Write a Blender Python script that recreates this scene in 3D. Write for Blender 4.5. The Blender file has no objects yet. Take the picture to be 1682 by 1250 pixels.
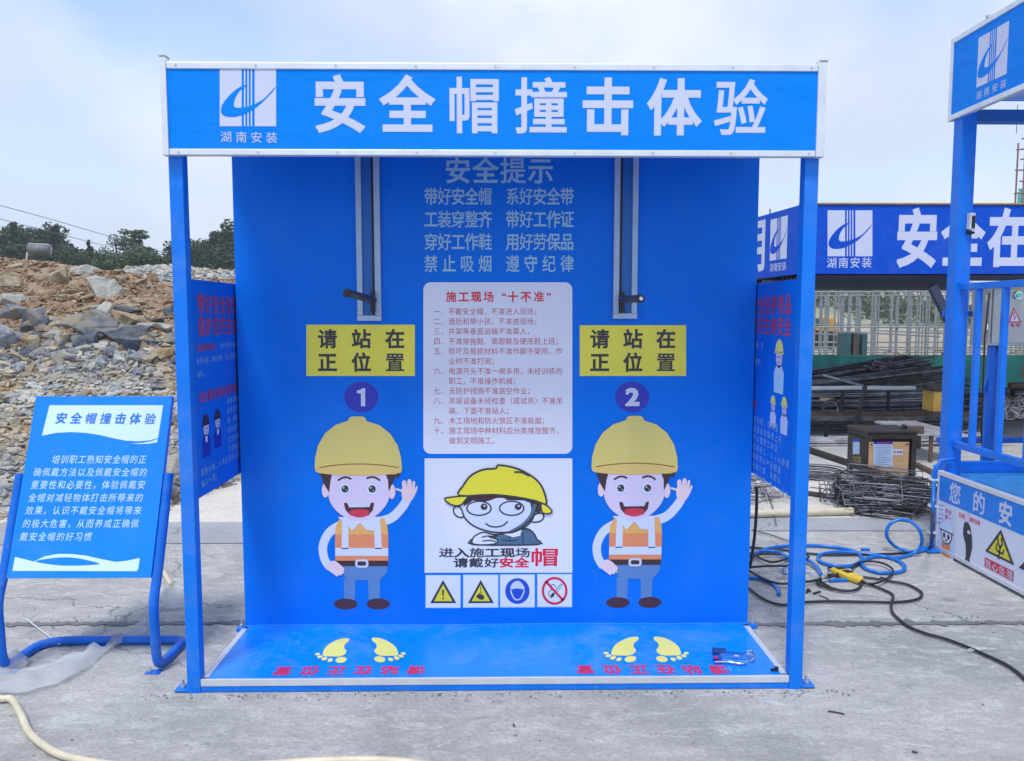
import bpy, bmesh, math, random
from mathutils import Vector, Matrix, noise
R = math.radians
random.seed(7)
scene = bpy.context.scene
COL = scene.collection

# ---------------------------------------------------------------- camera
FPX, CX, CY, CAMH = 1300.0, 841.0, 625.0, 1.6
PSI, TH = math.atan(19 / FPX), math.atan(110 / FPX)
cd = bpy.data.cameras.new('camera'); cam = bpy.data.objects.new('camera', cd); COL.objects.link(cam)
cam.location = (0, 0, CAMH); cam.rotation_euler = (R(90) - TH, 0, -PSI)
cd.sensor_width = 36; cd.lens = 36 * FPX / 1682; cd.clip_start = 0.05; cd.clip_end = 3000
scene.camera = cam
scene.view_settings.view_transform = 'Standard'; scene.view_settings.look = 'None'
scene.view_settings.exposure = 0.8; scene.view_settings.gamma = 1
scene.view_settings.use_curve_mapping = False

# ---------------------------------------------------------------- world: hazy summer sky with clouds
SUN_EL, SUN_AZ = R(62), R(200)          # azimuth measured from +Y clockwise
w = bpy.data.worlds.new('World'); scene.world = w; w.use_nodes = True
nt = w.node_tree; nt.nodes.clear()
def nd(t, **k):
    n = nt.nodes.new(t)
    for a, b in k.items(): setattr(n, a, b)
    return n
out = nd('ShaderNodeOutputWorld'); bg = nd('ShaderNodeBackground'); bg.inputs[1].default_value = 0.13
sky = nd('ShaderNodeTexSky', sky_type='NISHITA', sun_disc=False, sun_elevation=SUN_EL, sun_rotation=SUN_AZ,
         air_density=1.1, dust_density=0.7, ozone_density=1.6)
tc = nd('ShaderNodeTexCoord'); mp = nd('ShaderNodeMapping'); mp.inputs['Location'].default_value = (1.7, 5.5, 2.2)
mp.inputs['Scale'].default_value = (1.0, 1.0, 1.5)
nz = nd('ShaderNodeTexNoise'); nz.inputs['Scale'].default_value = 1.9; nz.inputs['Detail'].default_value = 7
nz.inputs['Roughness'].default_value = 0.5
cr = nd('ShaderNodeValToRGB'); cr.color_ramp.elements[0].position = 0.36; cr.color_ramp.elements[1].position = 0.54
cr.color_ramp.elements[0].color = (0.25, 0.25, 0.25, 1)
mix = nd('ShaderNodeMix', data_type='RGBA')
nz2 = nd('ShaderNodeTexNoise'); nz2.inputs['Scale'].default_value = 3.0; nz2.inputs['Detail'].default_value = 6
cl = nd('ShaderNodeMix', data_type='RGBA')
cl.inputs['A'].default_value = (3.1, 3.55, 4.45, 1); cl.inputs['B'].default_value = (4.0, 4.25, 4.8, 1)
sx = nd('ShaderNodeSeparateXYZ'); mr = nd('ShaderNodeMapRange'); mr.inputs[1].default_value = .10; mr.inputs[2].default_value = .36
mr.inputs[3].default_value = .95; mr.inputs[4].default_value = 0; mx_ = nd('ShaderNodeMath', operation='MAXIMUM')
cr2 = nd('ShaderNodeValToRGB'); cr2.color_ramp.elements[0].position = .42; cr2.color_ramp.elements[1].position = .62
nt.links.new(tc.outputs['Generated'], sx.inputs[0]); nt.links.new(sx.outputs[2], mr.inputs[0]); nt.links.new(mr.outputs[0], mx_.inputs[1])
nt.links.new(tc.outputs['Generated'], mp.inputs[0]); nt.links.new(mp.outputs[0], nz.inputs[0]); nt.links.new(mp.outputs[0], nz2.inputs[0])
nt.links.new(nz.outputs[0], cr.inputs[0]); nt.links.new(cr.outputs[0], mx_.inputs[0]); nt.links.new(mx_.outputs[0], mix.inputs[0])
nt.links.new(nz2.outputs[0], cr2.inputs[0]); nt.links.new(cr2.outputs[0], cl.inputs[0])
nt.links.new(sky.outputs[0], mix.inputs['A']); nt.links.new(cl.outputs['Result'], mix.inputs['B'])
nt.links.new(mix.outputs['Result'], bg.inputs[0]); nt.links.new(bg.outputs[0], out.inputs[0])

sl = bpy.data.lights.new('sun', 'SUN'); so = bpy.data.objects.new('sun', sl); COL.objects.link(so)
sl.energy = 1.5; sl.angle = R(12); sl.color = (1.0, 0.96, 0.9)
sd = Vector((math.sin(SUN_AZ) * math.cos(SUN_EL), math.cos(SUN_AZ) * math.cos(SUN_EL), math.sin(SUN_EL)))
so.rotation_euler = sd.to_track_quat('Z', 'Y').to_euler(); so.location = sd * 50

# ---------------------------------------------------------------- projection helpers (measure the place from the photograph)
_f = Vector((math.sin(PSI) * math.cos(TH), math.cos(PSI) * math.cos(TH), -math.sin(TH)))
_r = Vector((math.cos(PSI), -math.sin(PSI), 0)); _u = Vector((math.sin(PSI) * math.sin(TH), math.cos(PSI) * math.sin(TH), math.cos(TH)))
CAM = Vector((0, 0, CAMH))
def ray(px, py): return _f + _r * ((px - CX) / FPX) + _u * ((CY - py) / FPX)
def atY(px, py, y): d = ray(px, py); return CAM + d * (y / d.y)
def atX(px, py, x): d = ray(px, py); return CAM + d * (x / d.x)
def atZ(px, py, z=0.0): d = ray(px, py); return CAM + d * ((z - CAMH) / d.z)

# ---------------------------------------------------------------- materials
def srgb(r, g, b):
    f = lambda c: (c / 255 / 12.92) if c / 255 <= 0.04045 else ((c / 255 + 0.055) / 1.055) ** 2.4
    return (f(r), f(g), f(b), 1)
MATS = {}
def mat(name, col, rough=0.6, metal=0.0, var=0.0, dust=0.0, vscale=6.0, bump=0.0, bscale=30.0, spec=0.5, stretch=None, col2=None, detail=5, dist=0.01):
    m = bpy.data.materials.new(name); m.use_nodes = True; t = m.node_tree; p = t.nodes['Principled BSDF']
    c = tuple(col[:3]) + (1,)
    p.inputs['Base Color'].default_value = c; p.inputs['Roughness'].default_value = rough
    p.inputs['Metallic'].default_value = metal; p.inputs['Specular IOR Level'].default_value = spec
    if var or bump or col2:
        tcn = t.nodes.new('ShaderNodeTexCoord'); mpn = t.nodes.new('ShaderNodeMapping')
        if stretch: mpn.inputs['Scale'].default_value = stretch
        t.links.new(tcn.outputs['Object'], mpn.inputs[0])
    if var or col2:
        n = t.nodes.new('ShaderNodeTexNoise'); n.inputs['Scale'].default_value = vscale; n.inputs['Detail'].default_value = detail
        t.links.new(mpn.outputs[0], n.inputs[0])
        r_ = t.nodes.new('ShaderNodeValToRGB'); r_.color_ramp.elements[0].position = 0.33; r_.color_ramp.elements[1].position = 0.67
        r_.color_ramp.elements[0].color = c if col2 else tuple(x * (1 - var) for x in c[:3]) + (1,)
        r_.color_ramp.elements[1].color = (tuple(col2[:3]) + (1,)) if col2 else tuple(min(1, x * (1 + var)) for x in c[:3]) + (1,)
        t.links.new(n.outputs[0], r_.inputs[0]); t.links.new(r_.outputs[0], p.inputs['Base Color'])
    if bump:
        n = t.nodes.new('ShaderNodeTexNoise'); n.inputs['Scale'].default_value = bscale; n.inputs['Detail'].default_value = detail
        b = t.nodes.new('ShaderNodeBump'); b.inputs['Strength'].default_value = bump; b.inputs['Distance'].default_value = dist
        t.links.new(mpn.outputs[0], n.inputs[0]); t.links.new(n.outputs[0], b.inputs['Height']); t.links.new(b.outputs[0], p.inputs['Normal'])
    if dust:
        src = p.inputs['Base Color'].links[0].from_socket if p.inputs['Base Color'].links else None
        q = t.nodes.new('ShaderNodeMix'); q.data_type = 'RGBA'; q.inputs['B'].default_value = (.42, .45, .47, 1); q.inputs['A'].default_value = c
        if src: t.links.new(src, q.inputs['A'])
        tcd = t.nodes.new('ShaderNodeTexCoord'); n1 = t.nodes.new('ShaderNodeTexNoise'); n1.inputs['Scale'].default_value = 3.5; n1.inputs['Detail'].default_value = 10; n1.inputs['Roughness'].default_value = .75; n1.inputs['Distortion'].default_value = .6
        n2 = t.nodes.new('ShaderNodeTexNoise'); n2.inputs['Scale'].default_value = 70; n2.inputs['Detail'].default_value = 4
        t.links.new(tcd.outputs['Object'], n1.inputs[0]); t.links.new(tcd.outputs['Object'], n2.inputs[0])
        ra = t.nodes.new('ShaderNodeValToRGB'); ra.color_ramp.elements[0].position = .50; ra.color_ramp.elements[1].position = .72; t.links.new(n1.outputs[0], ra.inputs[0])
        rb_ = t.nodes.new('ShaderNodeValToRGB'); rb_.color_ramp.elements[0].position = .62; rb_.color_ramp.elements[1].position = .70; t.links.new(n2.outputs[0], rb_.inputs[0])
        ad = t.nodes.new('ShaderNodeMath'); ad.operation = 'MULTIPLY_ADD'; ad.inputs[1].default_value = .6; t.links.new(rb_.outputs[0], ad.inputs[0]); t.links.new(ra.outputs[0], ad.inputs[2])
        mu = t.nodes.new('ShaderNodeMath'); mu.operation = 'MULTIPLY'; mu.use_clamp = True; mu.inputs[1].default_value = dust; t.links.new(ad.outputs[0], mu.inputs[0])
        t.links.new(mu.outputs[0], q.inputs[0]); t.links.new(q.outputs['Result'], p.inputs['Base Color'])
        rg_ = t.nodes.new('ShaderNodeMath'); rg_.operation = 'MULTIPLY_ADD'; rg_.inputs[1].default_value = 1.2; rg_.inputs[2].default_value = rough; rg_.use_clamp = True
        t.links.new(mu.outputs[0], rg_.inputs[0]); t.links.new(rg_.outputs[0], p.inputs['Roughness'])
    MATS[name] = m
    return m
mat('header_film', (0.0, 0.22, 0.82), 0.5, spec=.1, bump=0.2, bscale=5, stretch=(0.6, 1, 3.5), var=0.03, dist=0.02, dust=0.02)
mat('wall_film', (0.0, 0.158, 0.74), 0.45, spec=.12, bump=0.05, bscale=3, var=0.04, vscale=2, dust=0.03)
mat('floor_film', (0.0, 0.225, 0.88), 0.30, spec=.35, bump=0.06, bscale=5, var=0.06, vscale=3, dust=0.2)
mat('blue_paint', (0.0, 0.175, 0.76), 0.4, spec=.3, var=0.06, vscale=8, bump=0.03, bscale=60, dust=0.13)
mat('stand_paint', (0.0, 0.13, 0.62), 0.35, spec=.3, var=0.08, vscale=10, bump=0.03, bscale=60, dust=0.16)
mat('channel_paint', (0.0, 0.12, 0.44), 0.45, var=0.05)
mat('rail_steel', (0.34, 0.47, 0.64), 0.5, metal=0.2, var=0.06, vscale=12, dust=0.2)
mat('panel_film', (0.0, 0.15, 0.76), 0.45, spec=.2, bump=0.04, bscale=4, var=0.05, vscale=3, dust=0.06)
mat('sign_film', (0.0, 0.215, 0.80), 0.35, spec=.3, bump=0.03, bscale=4, var=0.05, vscale=4, dust=0.06)
mat('banner_blue', (0.0, 0.075, 0.56), 0.6, spec=.15, bump=0.15, bscale=4, var=0.06, vscale=3, dist=0.03, dust=0.08)
mat('aluminium', (0.72, 0.76, 0.82), 0.38, metal=0.55, var=0.05, vscale=15, dust=0.3)
mat('zinc', (0.55, 0.58, 0.6), 0.4, metal=0.8, var=0.1, vscale=30)
mat('white_print', (0.55, 0.60, 0.80), 0.5)
mat('dim_print', (0.30, 0.53, 0.73), 0.5)
mat('pale_print', (0.42, 0.68, 0.93), 0.45)
mat('sign_print', (0.55, 0.75, 0.95), 0.45)
mat('blue_ink', (0.0, 0.16, 0.62), 0.45)
mat('board_white', (0.67, 0.72, 0.88), 0.45, var=0.02)
mat('tile_edge', (0.35, 0.62, 0.95), 0.5)
mat('red_print', (0.68, 0.01, 0.05), 0.5)
mat('floor_red', (0.60, 0.03, 0.12), 0.5)
mat('maroon_print', (0.50, 0.06, 0.14), 0.5)
mat('black_print', (0.035, 0.035, 0.05), 0.5)
mat('yellow_sticker', (0.74, 0.68, 0.07), 0.45, var=0.03)
mat('foot_yellow', (0.75, 0.74, 0.20), 0.45, var=0.05)
mat('helmet_yellow', (0.62, 0.54, 0.17), 0.45)
mat('brim_yellow', (0.66, 0.50, 0.17), 0.45)
mat('brim_line', (0.20, 0.08, 0.03), 0.5)
mat('comic_yellow', (0.72, 0.68, 0.04), 0.45)
mat('skin_print', (0.62, 0.56, 0.80), 0.45)
mat('skin_warm', (0.72, 0.58, 0.68), 0.45)
mat('shirt_print', (0.58, 0.66, 0.90), 0.45)
mat('vest_light', (0.72, 0.40, 0.13), 0.45)
mat('vest_dark', (0.70, 0.25, 0.12), 0.45)
mat('hair_print', (0.045, 0.02, 0.03), 0.45)
mat('shoe_print', (0.055, 0.02, 0.035), 0.45)
mat('jeans_print', (0.09, 0.22, 0.50), 0.45)
mat('tongue_print', (0.55, 0.03, 0.08), 0.45)
mat('navy_print', (0.012, 0.025, 0.42), 0.45)
mat('eye_ring', (0.50, 0.55, 0.85), 0.45)
mat('teal_print', (0.06, 0.14, 0.24), 0.45)
mat('safety_yellow', (0.70, 0.62, 0.03), 0.45)
mat('mandatory_blue', (0.01, 0.07, 0.50), 0.45)
mat('prohibit_red', (0.62, 0.015, 0.04), 0.45)
mat('black_rubber', (0.012, 0.012, 0.014), 0.5, bump=0.1, bscale=80)
mat('black_steel', (0.02, 0.02, 0.024), 0.4, metal=0.3)
mat('cable_black', (0.018, 0.02, 0.025), 0.5)
mat('hose_blue', (0.0, 0.16, 0.62), 0.3)
mat('hose_cream', (0.62, 0.56, 0.42), 0.5, var=0.1, vscale=12)
mat('plastic_wrap', (0.66, 0.70, 0.74), 0.35, bump=0.5, bscale=14, stretch=(1, 4, 1))
mat('rebar_steel', (0.13, 0.14, 0.17), 0.5, metal=0.3, var=0.4, vscale=8)
mat('rebar_pale', (0.34, 0.35, 0.39), 0.5, metal=0.3, var=0.4, vscale=8)
mat('rusty_steel', (0.10, 0.065, 0.05), 0.7, var=0.4, vscale=10)
mat('beam_steel', (0.06, 0.055, 0.06), 0.6, var=0.4, vscale=6)
mat('cage_black', (0.03, 0.026, 0.024), 0.6, var=0.4, vscale=12)
mat('plywood', (0.52, 0.33, 0.17), 0.6, var=0.12, vscale=6, stretch=(1, 1, 6))
mat('paper_blue', (0.42, 0.56, 0.80), 0.6)
mat('net_green', (0.12, 0.62, 0.53), 0.8, var=0.25, vscale=3, stretch=(1, 1, 0.3))
mat('scaffold_pipe', (0.26, 0.29, 0.30), 0.5, metal=0.3, var=0.15, vscale=4)
mat('scaffold_red', (0.24, 0.13, 0.13), 0.6)
mat('excavator_yellow', (0.60, 0.30, 0.03), 0.5, var=0.1)
mat('steel_box', (0.40, 0.42, 0.43), 0.32, metal=0.7, var=0.12, vscale=3)
mat('mat_blue', (0.02, 0.24, 0.62), 0.4, col2=(0.05, 0.36, 0.78), vscale=14)
mat('ceiling_blue', (0.35, 0.5, 0.85), 0.4, var=0.1)
mat('corrugated_dark', (0.03, 0.045, 0.10), 0.5)
mat('tool_yellow', (0.72, 0.50, 0.04), 0.4, var=0.1, vscale=20)
mat('chrome', (0.7, 0.72, 0.75), 0.12, metal=1.0)
mat('tool_blue', (0.02, 0.06, 0.25), 0.3)
mat('hill_earth', (0.26, 0.27, 0.20), 0.9, col2=(0.42, 0.40, 0.32), vscale=.12)
mat('bark', (0.07, 0.055, 0.04), 0.9)
mat('white_pipe', (0.62, 0.64, 0.66), 0.45, var=0.08)
mat('ochre_paint', (0.42, 0.26, 0.05), 0.6, var=0.2)
mat('wood', (0.40, 0.32, 0.20), 0.7, var=0.2)
mat('drum_grey', (0.16, 0.17, 0.19), 0.6, var=0.2)
mat('wire_dark', (0.12, 0.13, 0.15), 0.6)
mat('glass_tarp', (0.03, 0.09, 0.10), 0.4, var=0.3)

_m = MATS['plastic_wrap'].node_tree.nodes['Principled BSDF']; _m.inputs['Alpha'].default_value = .42
_h = bpy.data.materials.new('haze_air'); _h.use_nodes = True; _h.node_tree.nodes.clear()
_ho = _h.node_tree.nodes.new('ShaderNodeOutputMaterial'); _hv = _h.node_tree.nodes.new('ShaderNodeVolumePrincipled')
_hv.inputs['Color'].default_value = (.85, .9, 1, 1); _hv.inputs['Density'].default_value = .0013; _hv.inputs['Anisotropy'].default_value = .2
_h.node_tree.links.new(_hv.outputs[0], _ho.inputs['Volume']); MATS['haze_air'] = _h
def leafmat(name, a, b):
    m = mat(name, a, 0.65, col2=b, vscale=0.45, detail=8, spec=0.2); return m
leafmat('leaf_dark', (0.030, 0.052, 0.030), (0.075, 0.11, 0.055))
leafmat('leaf_mid', (0.045, 0.08, 0.035), (0.11, 0.15, 0.065))
leafmat('leaf_far', (0.07, 0.11, 0.08), (0.15, 0.19, 0.13))

def rockmat(name, a, b, c):
    m = bpy.data.materials.new(name); m.use_nodes = True; t = m.node_tree; p = t.nodes['Principled BSDF']
    L = t.links.new; N = t.nodes.new
    tcn = N('ShaderNodeTexCoord'); oi = N('ShaderNodeObjectInfo'); ad = N('ShaderNodeVectorMath'); ad.operation = 'ADD'
    L(tcn.outputs['Object'], ad.inputs[0]); L(oi.outputs['Location'], ad.inputs[1])
    n1 = N('ShaderNodeTexNoise'); n1.inputs['Scale'].default_value = 3.2; n1.inputs['Detail'].default_value = 8; n1.inputs['Roughness'].default_value = .65
    n2 = N('ShaderNodeTexNoise'); n2.inputs['Scale'].default_value = 1.1; n2.inputs['Detail'].default_value = 4
    r1 = N('ShaderNodeValToRGB'); e = r1.color_ramp.elements; e[0].position = .33; e[1].position = .68
    e[0].color = a + (1,); e[1].color = b + (1,)
    mx = N('ShaderNodeMix'); mx.data_type = 'RGBA'; mx.inputs['B'].default_value = c + (1,)
    r2 = N('ShaderNodeValToRGB'); r2.color_ramp.elements[0].position = .5; r2.color_ramp.elements[1].position = .62
    L(ad.outputs[0], n1.inputs[0]); L(ad.outputs[0], n2.inputs[0]); L(n1.outputs[0], r1.inputs[0]); L(n2.outputs[0], r2.inputs[0])
    L(r2.outputs[0], mx.inputs[0]); L(r1.outputs[0], mx.inputs['A'])
    L(mx.outputs['Result'], p.inputs['Base Color'])
    p.inputs['Roughness'].default_value = .85; p.inputs['Specular IOR Level'].default_value = .3
    n3 = N('ShaderNodeTexNoise'); n3.inputs['Scale'].default_value = 9; n3.inputs['Detail'].default_value = 9; n3.inputs['Roughness'].default_value = .7
    bm_ = N('ShaderNodeBump'); bm_.inputs['Strength'].default_value = .8; bm_.inputs['Distance'].default_value = .05
    L(ad.outputs[0], n3.inputs[0]); L(n3.outputs[0], bm_.inputs['Height']); L(bm_.outputs[0], p.inputs['Normal'])
    MATS[name] = m
rockmat('rock_grey', (0.143, 0.156, 0.189), (0.390, 0.416, 0.468), (0.338, 0.299, 0.221))
rockmat('rock_dark', (0.058, 0.072, 0.104), (0.208, 0.234, 0.286), (0.260, 0.247, 0.221))
rockmat('rock_tan', (0.286, 0.234, 0.156), (0.572, 0.507, 0.377), (0.390, 0.260, 0.143))
rockmat('rock_brown', (0.20, 0.12, 0.075), (0.42, 0.29, 0.19), (0.50, 0.40, 0.28))
rockmat('rock_pale', (0.338, 0.351, 0.351), (0.598, 0.598, 0.546), (0.468, 0.403, 0.299))
rockmat('earth', (0.20, 0.13, 0.085), (0.38, 0.27, 0.18), (0.34, 0.28, 0.21))
rockmat('grit', (0.260, 0.234, 0.195), (0.494, 0.455, 0.390), (0.364, 0.260, 0.169))

def concrete(name, dark, light, bumpd=0.006, scuff=1.0):
    m = bpy.data.materials.new(name); m.use_nodes = True; t = m.node_tree; p = t.nodes['Principled BSDF']
    L = t.links.new; N = t.nodes.new
    tcn = N('ShaderNodeTexCoord')
    def noise_(sc, det, ro=.5, stretch=None, dis=0):
        n = N('ShaderNodeTexNoise'); n.inputs['Scale'].default_value = sc; n.inputs['Detail'].default_value = det
        n.inputs['Roughness'].default_value = ro; n.inputs['Distortion'].default_value = dis
        if stretch:
            q = N('ShaderNodeMapping'); q.inputs['Scale'].default_value = stretch; q.inputs['Rotation'].default_value = (0, 0, .5); L(tcn.outputs['Object'], q.inputs[0]); L(q.outputs[0], n.inputs[0])
        else: L(tcn.outputs['Object'], n.inputs[0])
        return n
    def ramp(src, a, b, ca, cb):
        r_ = N('ShaderNodeValToRGB'); r_.color_ramp.elements[0].position = a; r_.color_ramp.elements[1].position = b
        r_.color_ramp.elements[0].color = ca + (1,); r_.color_ramp.elements[1].color = cb + (1,); L(src, r_.inputs[0]); return r_
    big = noise_(1.0, 8, .62, dis=.6)
    r0 = ramp(big.outputs[0], .36, .66, dark, light)
    mid = noise_(5.5, 12, .78, (1, 1.9, 1), .5)
    r1 = ramp(mid.outputs[0], .49, .62, (0, 0, 0), (1, 1, 1))
    mx = N('ShaderNodeMix'); mx.data_type = 'RGBA'; mx.inputs['B'].default_value = tuple(min(1, x * 1.32) for x in light) + (1,)
    ml = N('ShaderNodeMath'); ml.operation = 'MULTIPLY'; ml.inputs[1].default_value = .55 * scuff
    L(r1.outputs[0], ml.inputs[0]); L(ml.outputs[0], mx.inputs[0]); L(r0.outputs[0], mx.inputs['A'])
    fine = noise_(60, 6, .7); r2 = ramp(fine.outputs[0], .30, .62, (.72, .72, .72), (1, 1, 1))
    m2 = N('ShaderNodeMix'); m2.data_type = 'RGBA'; m2.blend_type = 'MULTIPLY'; m2.inputs[0].default_value = 1
    L(mx.outputs['Result'], m2.inputs['A']); L(r2.outputs[0], m2.inputs['B'])
    stain = noise_(2.3, 6, .6, dis=1.2); r3 = ramp(stain.outputs[0], .60, .74, (1, 1, 1), (.56, .58, .62))
    m3 = N('ShaderNodeMix'); m3.data_type = 'RGBA'; m3.blend_type = 'MULTIPLY'; m3.inputs[0].default_value = scuff
    L(m2.outputs['Result'], m3.inputs['A']); L(r3.outputs[0], m3.inputs['B']); L(m3.outputs['Result'], p.inputs['Base Color'])
    vz = N('ShaderNodeTexVoronoi'); vz.inputs['Scale'].default_value = 16; L(tcn.outputs['Object'], vz.inputs[0])
    r4 = ramp(vz.outputs['Distance'], .03, .10, (.45, .45, .47), (1, 1, 1)); sp = noise_(3, 4); r5 = ramp(sp.outputs[0], .50, .58, (0, 0, 0), (1, 1, 1))
    m4 = N('ShaderNodeMix'); m4.data_type = 'RGBA'; m4.blend_type = 'MULTIPLY'; L(r5.outputs[0], m4.inputs[0]); L(m3.outputs['Result'], m4.inputs['A']); L(r4.outputs[0], m4.inputs['B']); 
    dn = noise_(2.2, 5, .6); dm = N('ShaderNodeMix'); dm.data_type = 'VECTOR'; dm.inputs[0].default_value = .35; L(tcn.outputs['Object'], dm.inputs['A']); L(dn.outputs['Color'], dm.inputs['B'])
    vc = N('ShaderNodeTexVoronoi'); vc.feature = 'DISTANCE_TO_EDGE'; vc.inputs['Scale'].default_value = .55; L(dm.outputs['Result'], vc.inputs[0])
    r6 = ramp(vc.outputs['Distance'], .0, .0035, (.42, .42, .44), (1, 1, 1)); ck = noise_(.7, 2); r7 = ramp(ck.outputs[0], .47, .53, (0, 0, 0), (.9, .9, .9))
    m5 = N('ShaderNodeMix'); m5.data_type = 'RGBA'; m5.blend_type = 'MULTIPLY'; L(r7.outputs[0], m5.inputs[0]); L(m4.outputs['Result'], m5.inputs['A']); L(r6.outputs[0], m5.inputs['B']); L(m5.outputs['Result'], p.inputs['Base Color'])
    p.inputs['Roughness'].default_value = .82; p.inputs['Specular IOR Level'].default_value = .35
    h1 = noise_(9, 12, .8, (1, 1.7, 1), .4); h2 = noise_(90, 5, .7)
    am = N('ShaderNodeMath'); am.operation = 'MULTIPLY_ADD'; am.inputs[1].default_value = .22
    L(h2.outputs[0], am.inputs[0]); L(h1.outputs[0], am.inputs[2])
    b = N('ShaderNodeBump'); b.inputs['Strength'].default_value = .9; b.inputs['Distance'].default_value = bumpd * 3
    L(am.outputs[0], b.inputs['Height']); L(b.outputs[0], p.inputs['Normal'])
    MATS[name] = m
concrete('concrete', (0.39, 0.395, 0.395), (0.57, 0.565, 0.555), scuff=1.1)
concrete('concrete_pale', (0.58, 0.56, 0.52), (0.72, 0.69, 0.64), .003, .5)
concrete('concrete_band', (0.32, 0.335, 0.37), (0.43, 0.44, 0.48), .002, .3)
concrete('joint_dirt', (0.16, 0.17, 0.18), (0.30, 0.31, 0.32), .006, .6)

# ---------------------------------------------------------------- mesh building
OFF = {}
class MB:
    def __init__(s): s.v = []; s.f = []; s.m = []; s.mats = []; s.sm = []
    def mi(s, m):
        if m not in s.mats: s.mats.append(m)
        return s.mats.index(m)
    def add(s, vs, fs, m, smooth=False):
        b = len(s.v); s.v += [tuple(v) for v in vs]; k = s.mi(m)
        for f in fs: s.f.append([i + b for i in f]); s.m.append(k); s.sm.append(smooth)
    def box(s, a, b, m, bev=0.0):
        x0, y0, z0 = a; x1, y1, z1 = b
        if bev:
            bm = bmesh.new(); bmesh.ops.create_cube(bm, size=1)
            for v in bm.verts: v.co = Vector(((v.co.x + .5) * (x1 - x0) + x0, (v.co.y + .5) * (y1 - y0) + y0, (v.co.z + .5) * (z1 - z0) + z0))
            bmesh.ops.bevel(bm, geom=bm.edges[:], offset=bev, segments=2, affect='EDGES', profile=.6)
            bm.verts.index_update()
            s.add([v.co[:] for v in bm.verts], [[v.index for v in f.verts] for f in bm.faces], m); bm.free(); return s
        s.add([(x0,y0,z0),(x1,y0,z0),(x1,y1,z0),(x0,y1,z0),(x0,y0,z1),(x1,y0,z1),(x1,y1,z1),(x0,y1,z1)],
              [(0,3,2,1),(4,5,6,7),(0,1,5,4),(1,2,6,5),(2,3,7,6),(3,0,4,7)], m); return s
    def obox(s, p0, p1, wx, wz, m, up=(0, 0, 1)):           # beam of rectangular section from p0 to p1
        p0 = Vector(p0); p1 = Vector(p1); d = (p1 - p0).normalized(); up = Vector(up)
        if abs(d.dot(up)) > .99: up = Vector((0, 1, 0))
        a = d.cross(up).normalized() * wx / 2; b = a.cross(d).normalized() * wz / 2
        vs = [p + q for p in (p0, p1) for q in (-a - b, a - b, a + b, -a + b)]
        s.add(vs, [(3,2,1,0),(4,5,6,7),(0,1,5,4),(1,2,6,5),(2,3,7,6),(3,0,4,7)], m); return s
    def tube(s, pts, r, m, n=10, smooth=True, cap=True, closed=False):
        pts = [Vector(p) for p in pts]; K = len(pts); vs = []; up = None
        for i, p in enumerate(pts):
            d = (pts[min(i + 1, K - 1)] - pts[max(i - 1, 0)])
            d = d.normalized() if d.length > 1e-9 else Vector((0, 0, 1))
            if up is None:
                up = Vector((0, 0, 1)) if abs(d.z) < .9 else Vector((0, 1, 0))
            a = d.cross(up).normalized(); up = a.cross(d).normalized()
            rr = r[i] if isinstance(r, (list, tuple)) else r
            for k in range(n):
                t = 2 * math.pi * k / n; vs.append(p + (a * math.cos(t) + up * math.sin(t)) * rr)
        fs = [(i * n + k, i * n + (k + 1) % n, (i + 1) * n + (k + 1) % n, (i + 1) * n + k) for i in range(K - 1) for k in range(n)]
        s.add(vs, fs, m, smooth)
        if cap:
            s.add(vs[:n], [tuple(range(n))[::-1]], m); s.add(vs[-n:], [tuple(range(n))], m)
        return s
    def poly(s, pts, m): s.add(pts, [tuple(range(len(pts)))], m); return s
    def build(s, name, parent=None, origin=None, **tags):
        o_ = Vector(OFF[parent.name]) if parent else Vector(origin or (0, 0, 0))
        me = bpy.data.meshes.new(name)
        me.from_pydata([(v[0] - o_.x, v[1] - o_.y, v[2] - o_.z) for v in s.v], [], s.f)
        for m in s.mats: me.materials.append(MATS[m])
        me.polygons.foreach_set('material_index', s.m); me.polygons.foreach_set('use_smooth', s.sm); me.update()
        o = bpy.data.objects.new(name, me); COL.objects.link(o)
        if parent: o.parent = parent
        else: o.location = o_
        OFF[o.name] = tuple(o_); return tag(o, **tags)
def tag(o, label=None, cat=None, group=None, kind=None):
    if label: o['label'] = label
    if cat: o['category'] = cat
    if group: o['group'] = group
    if kind: o['kind'] = kind
    return o
def empty(name, loc, label, cat, group=None):
    o = bpy.data.objects.new(name, None); COL.objects.link(o); o.location = loc; o.empty_display_size = .1
    OFF[o.name] = tuple(loc); return tag(o, label, cat, group)
def spl(pts, n=6, closed=False):
    K = len(pts); out_ = []; P = [Vector(p) for p in pts]
    rng = range(K) if closed else range(K - 1)
    for i in rng:
        if closed: a, b, c, d = P[(i-1) % K], P[i], P[(i+1) % K], P[(i+2) % K]
        else: a, b, c, d = P[max(i-1, 0)], P[i], P[i+1], P[min(i+2, K-1)]
        for k in range(n):
            t = k / n
            out_.append(.5 * ((2*b) + (c-a)*t + (2*a-5*b+4*c-d)*t*t + (3*b-a-3*c+d)*t**3))
    if not closed: out_.append(P[-1])
    return out_

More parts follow.
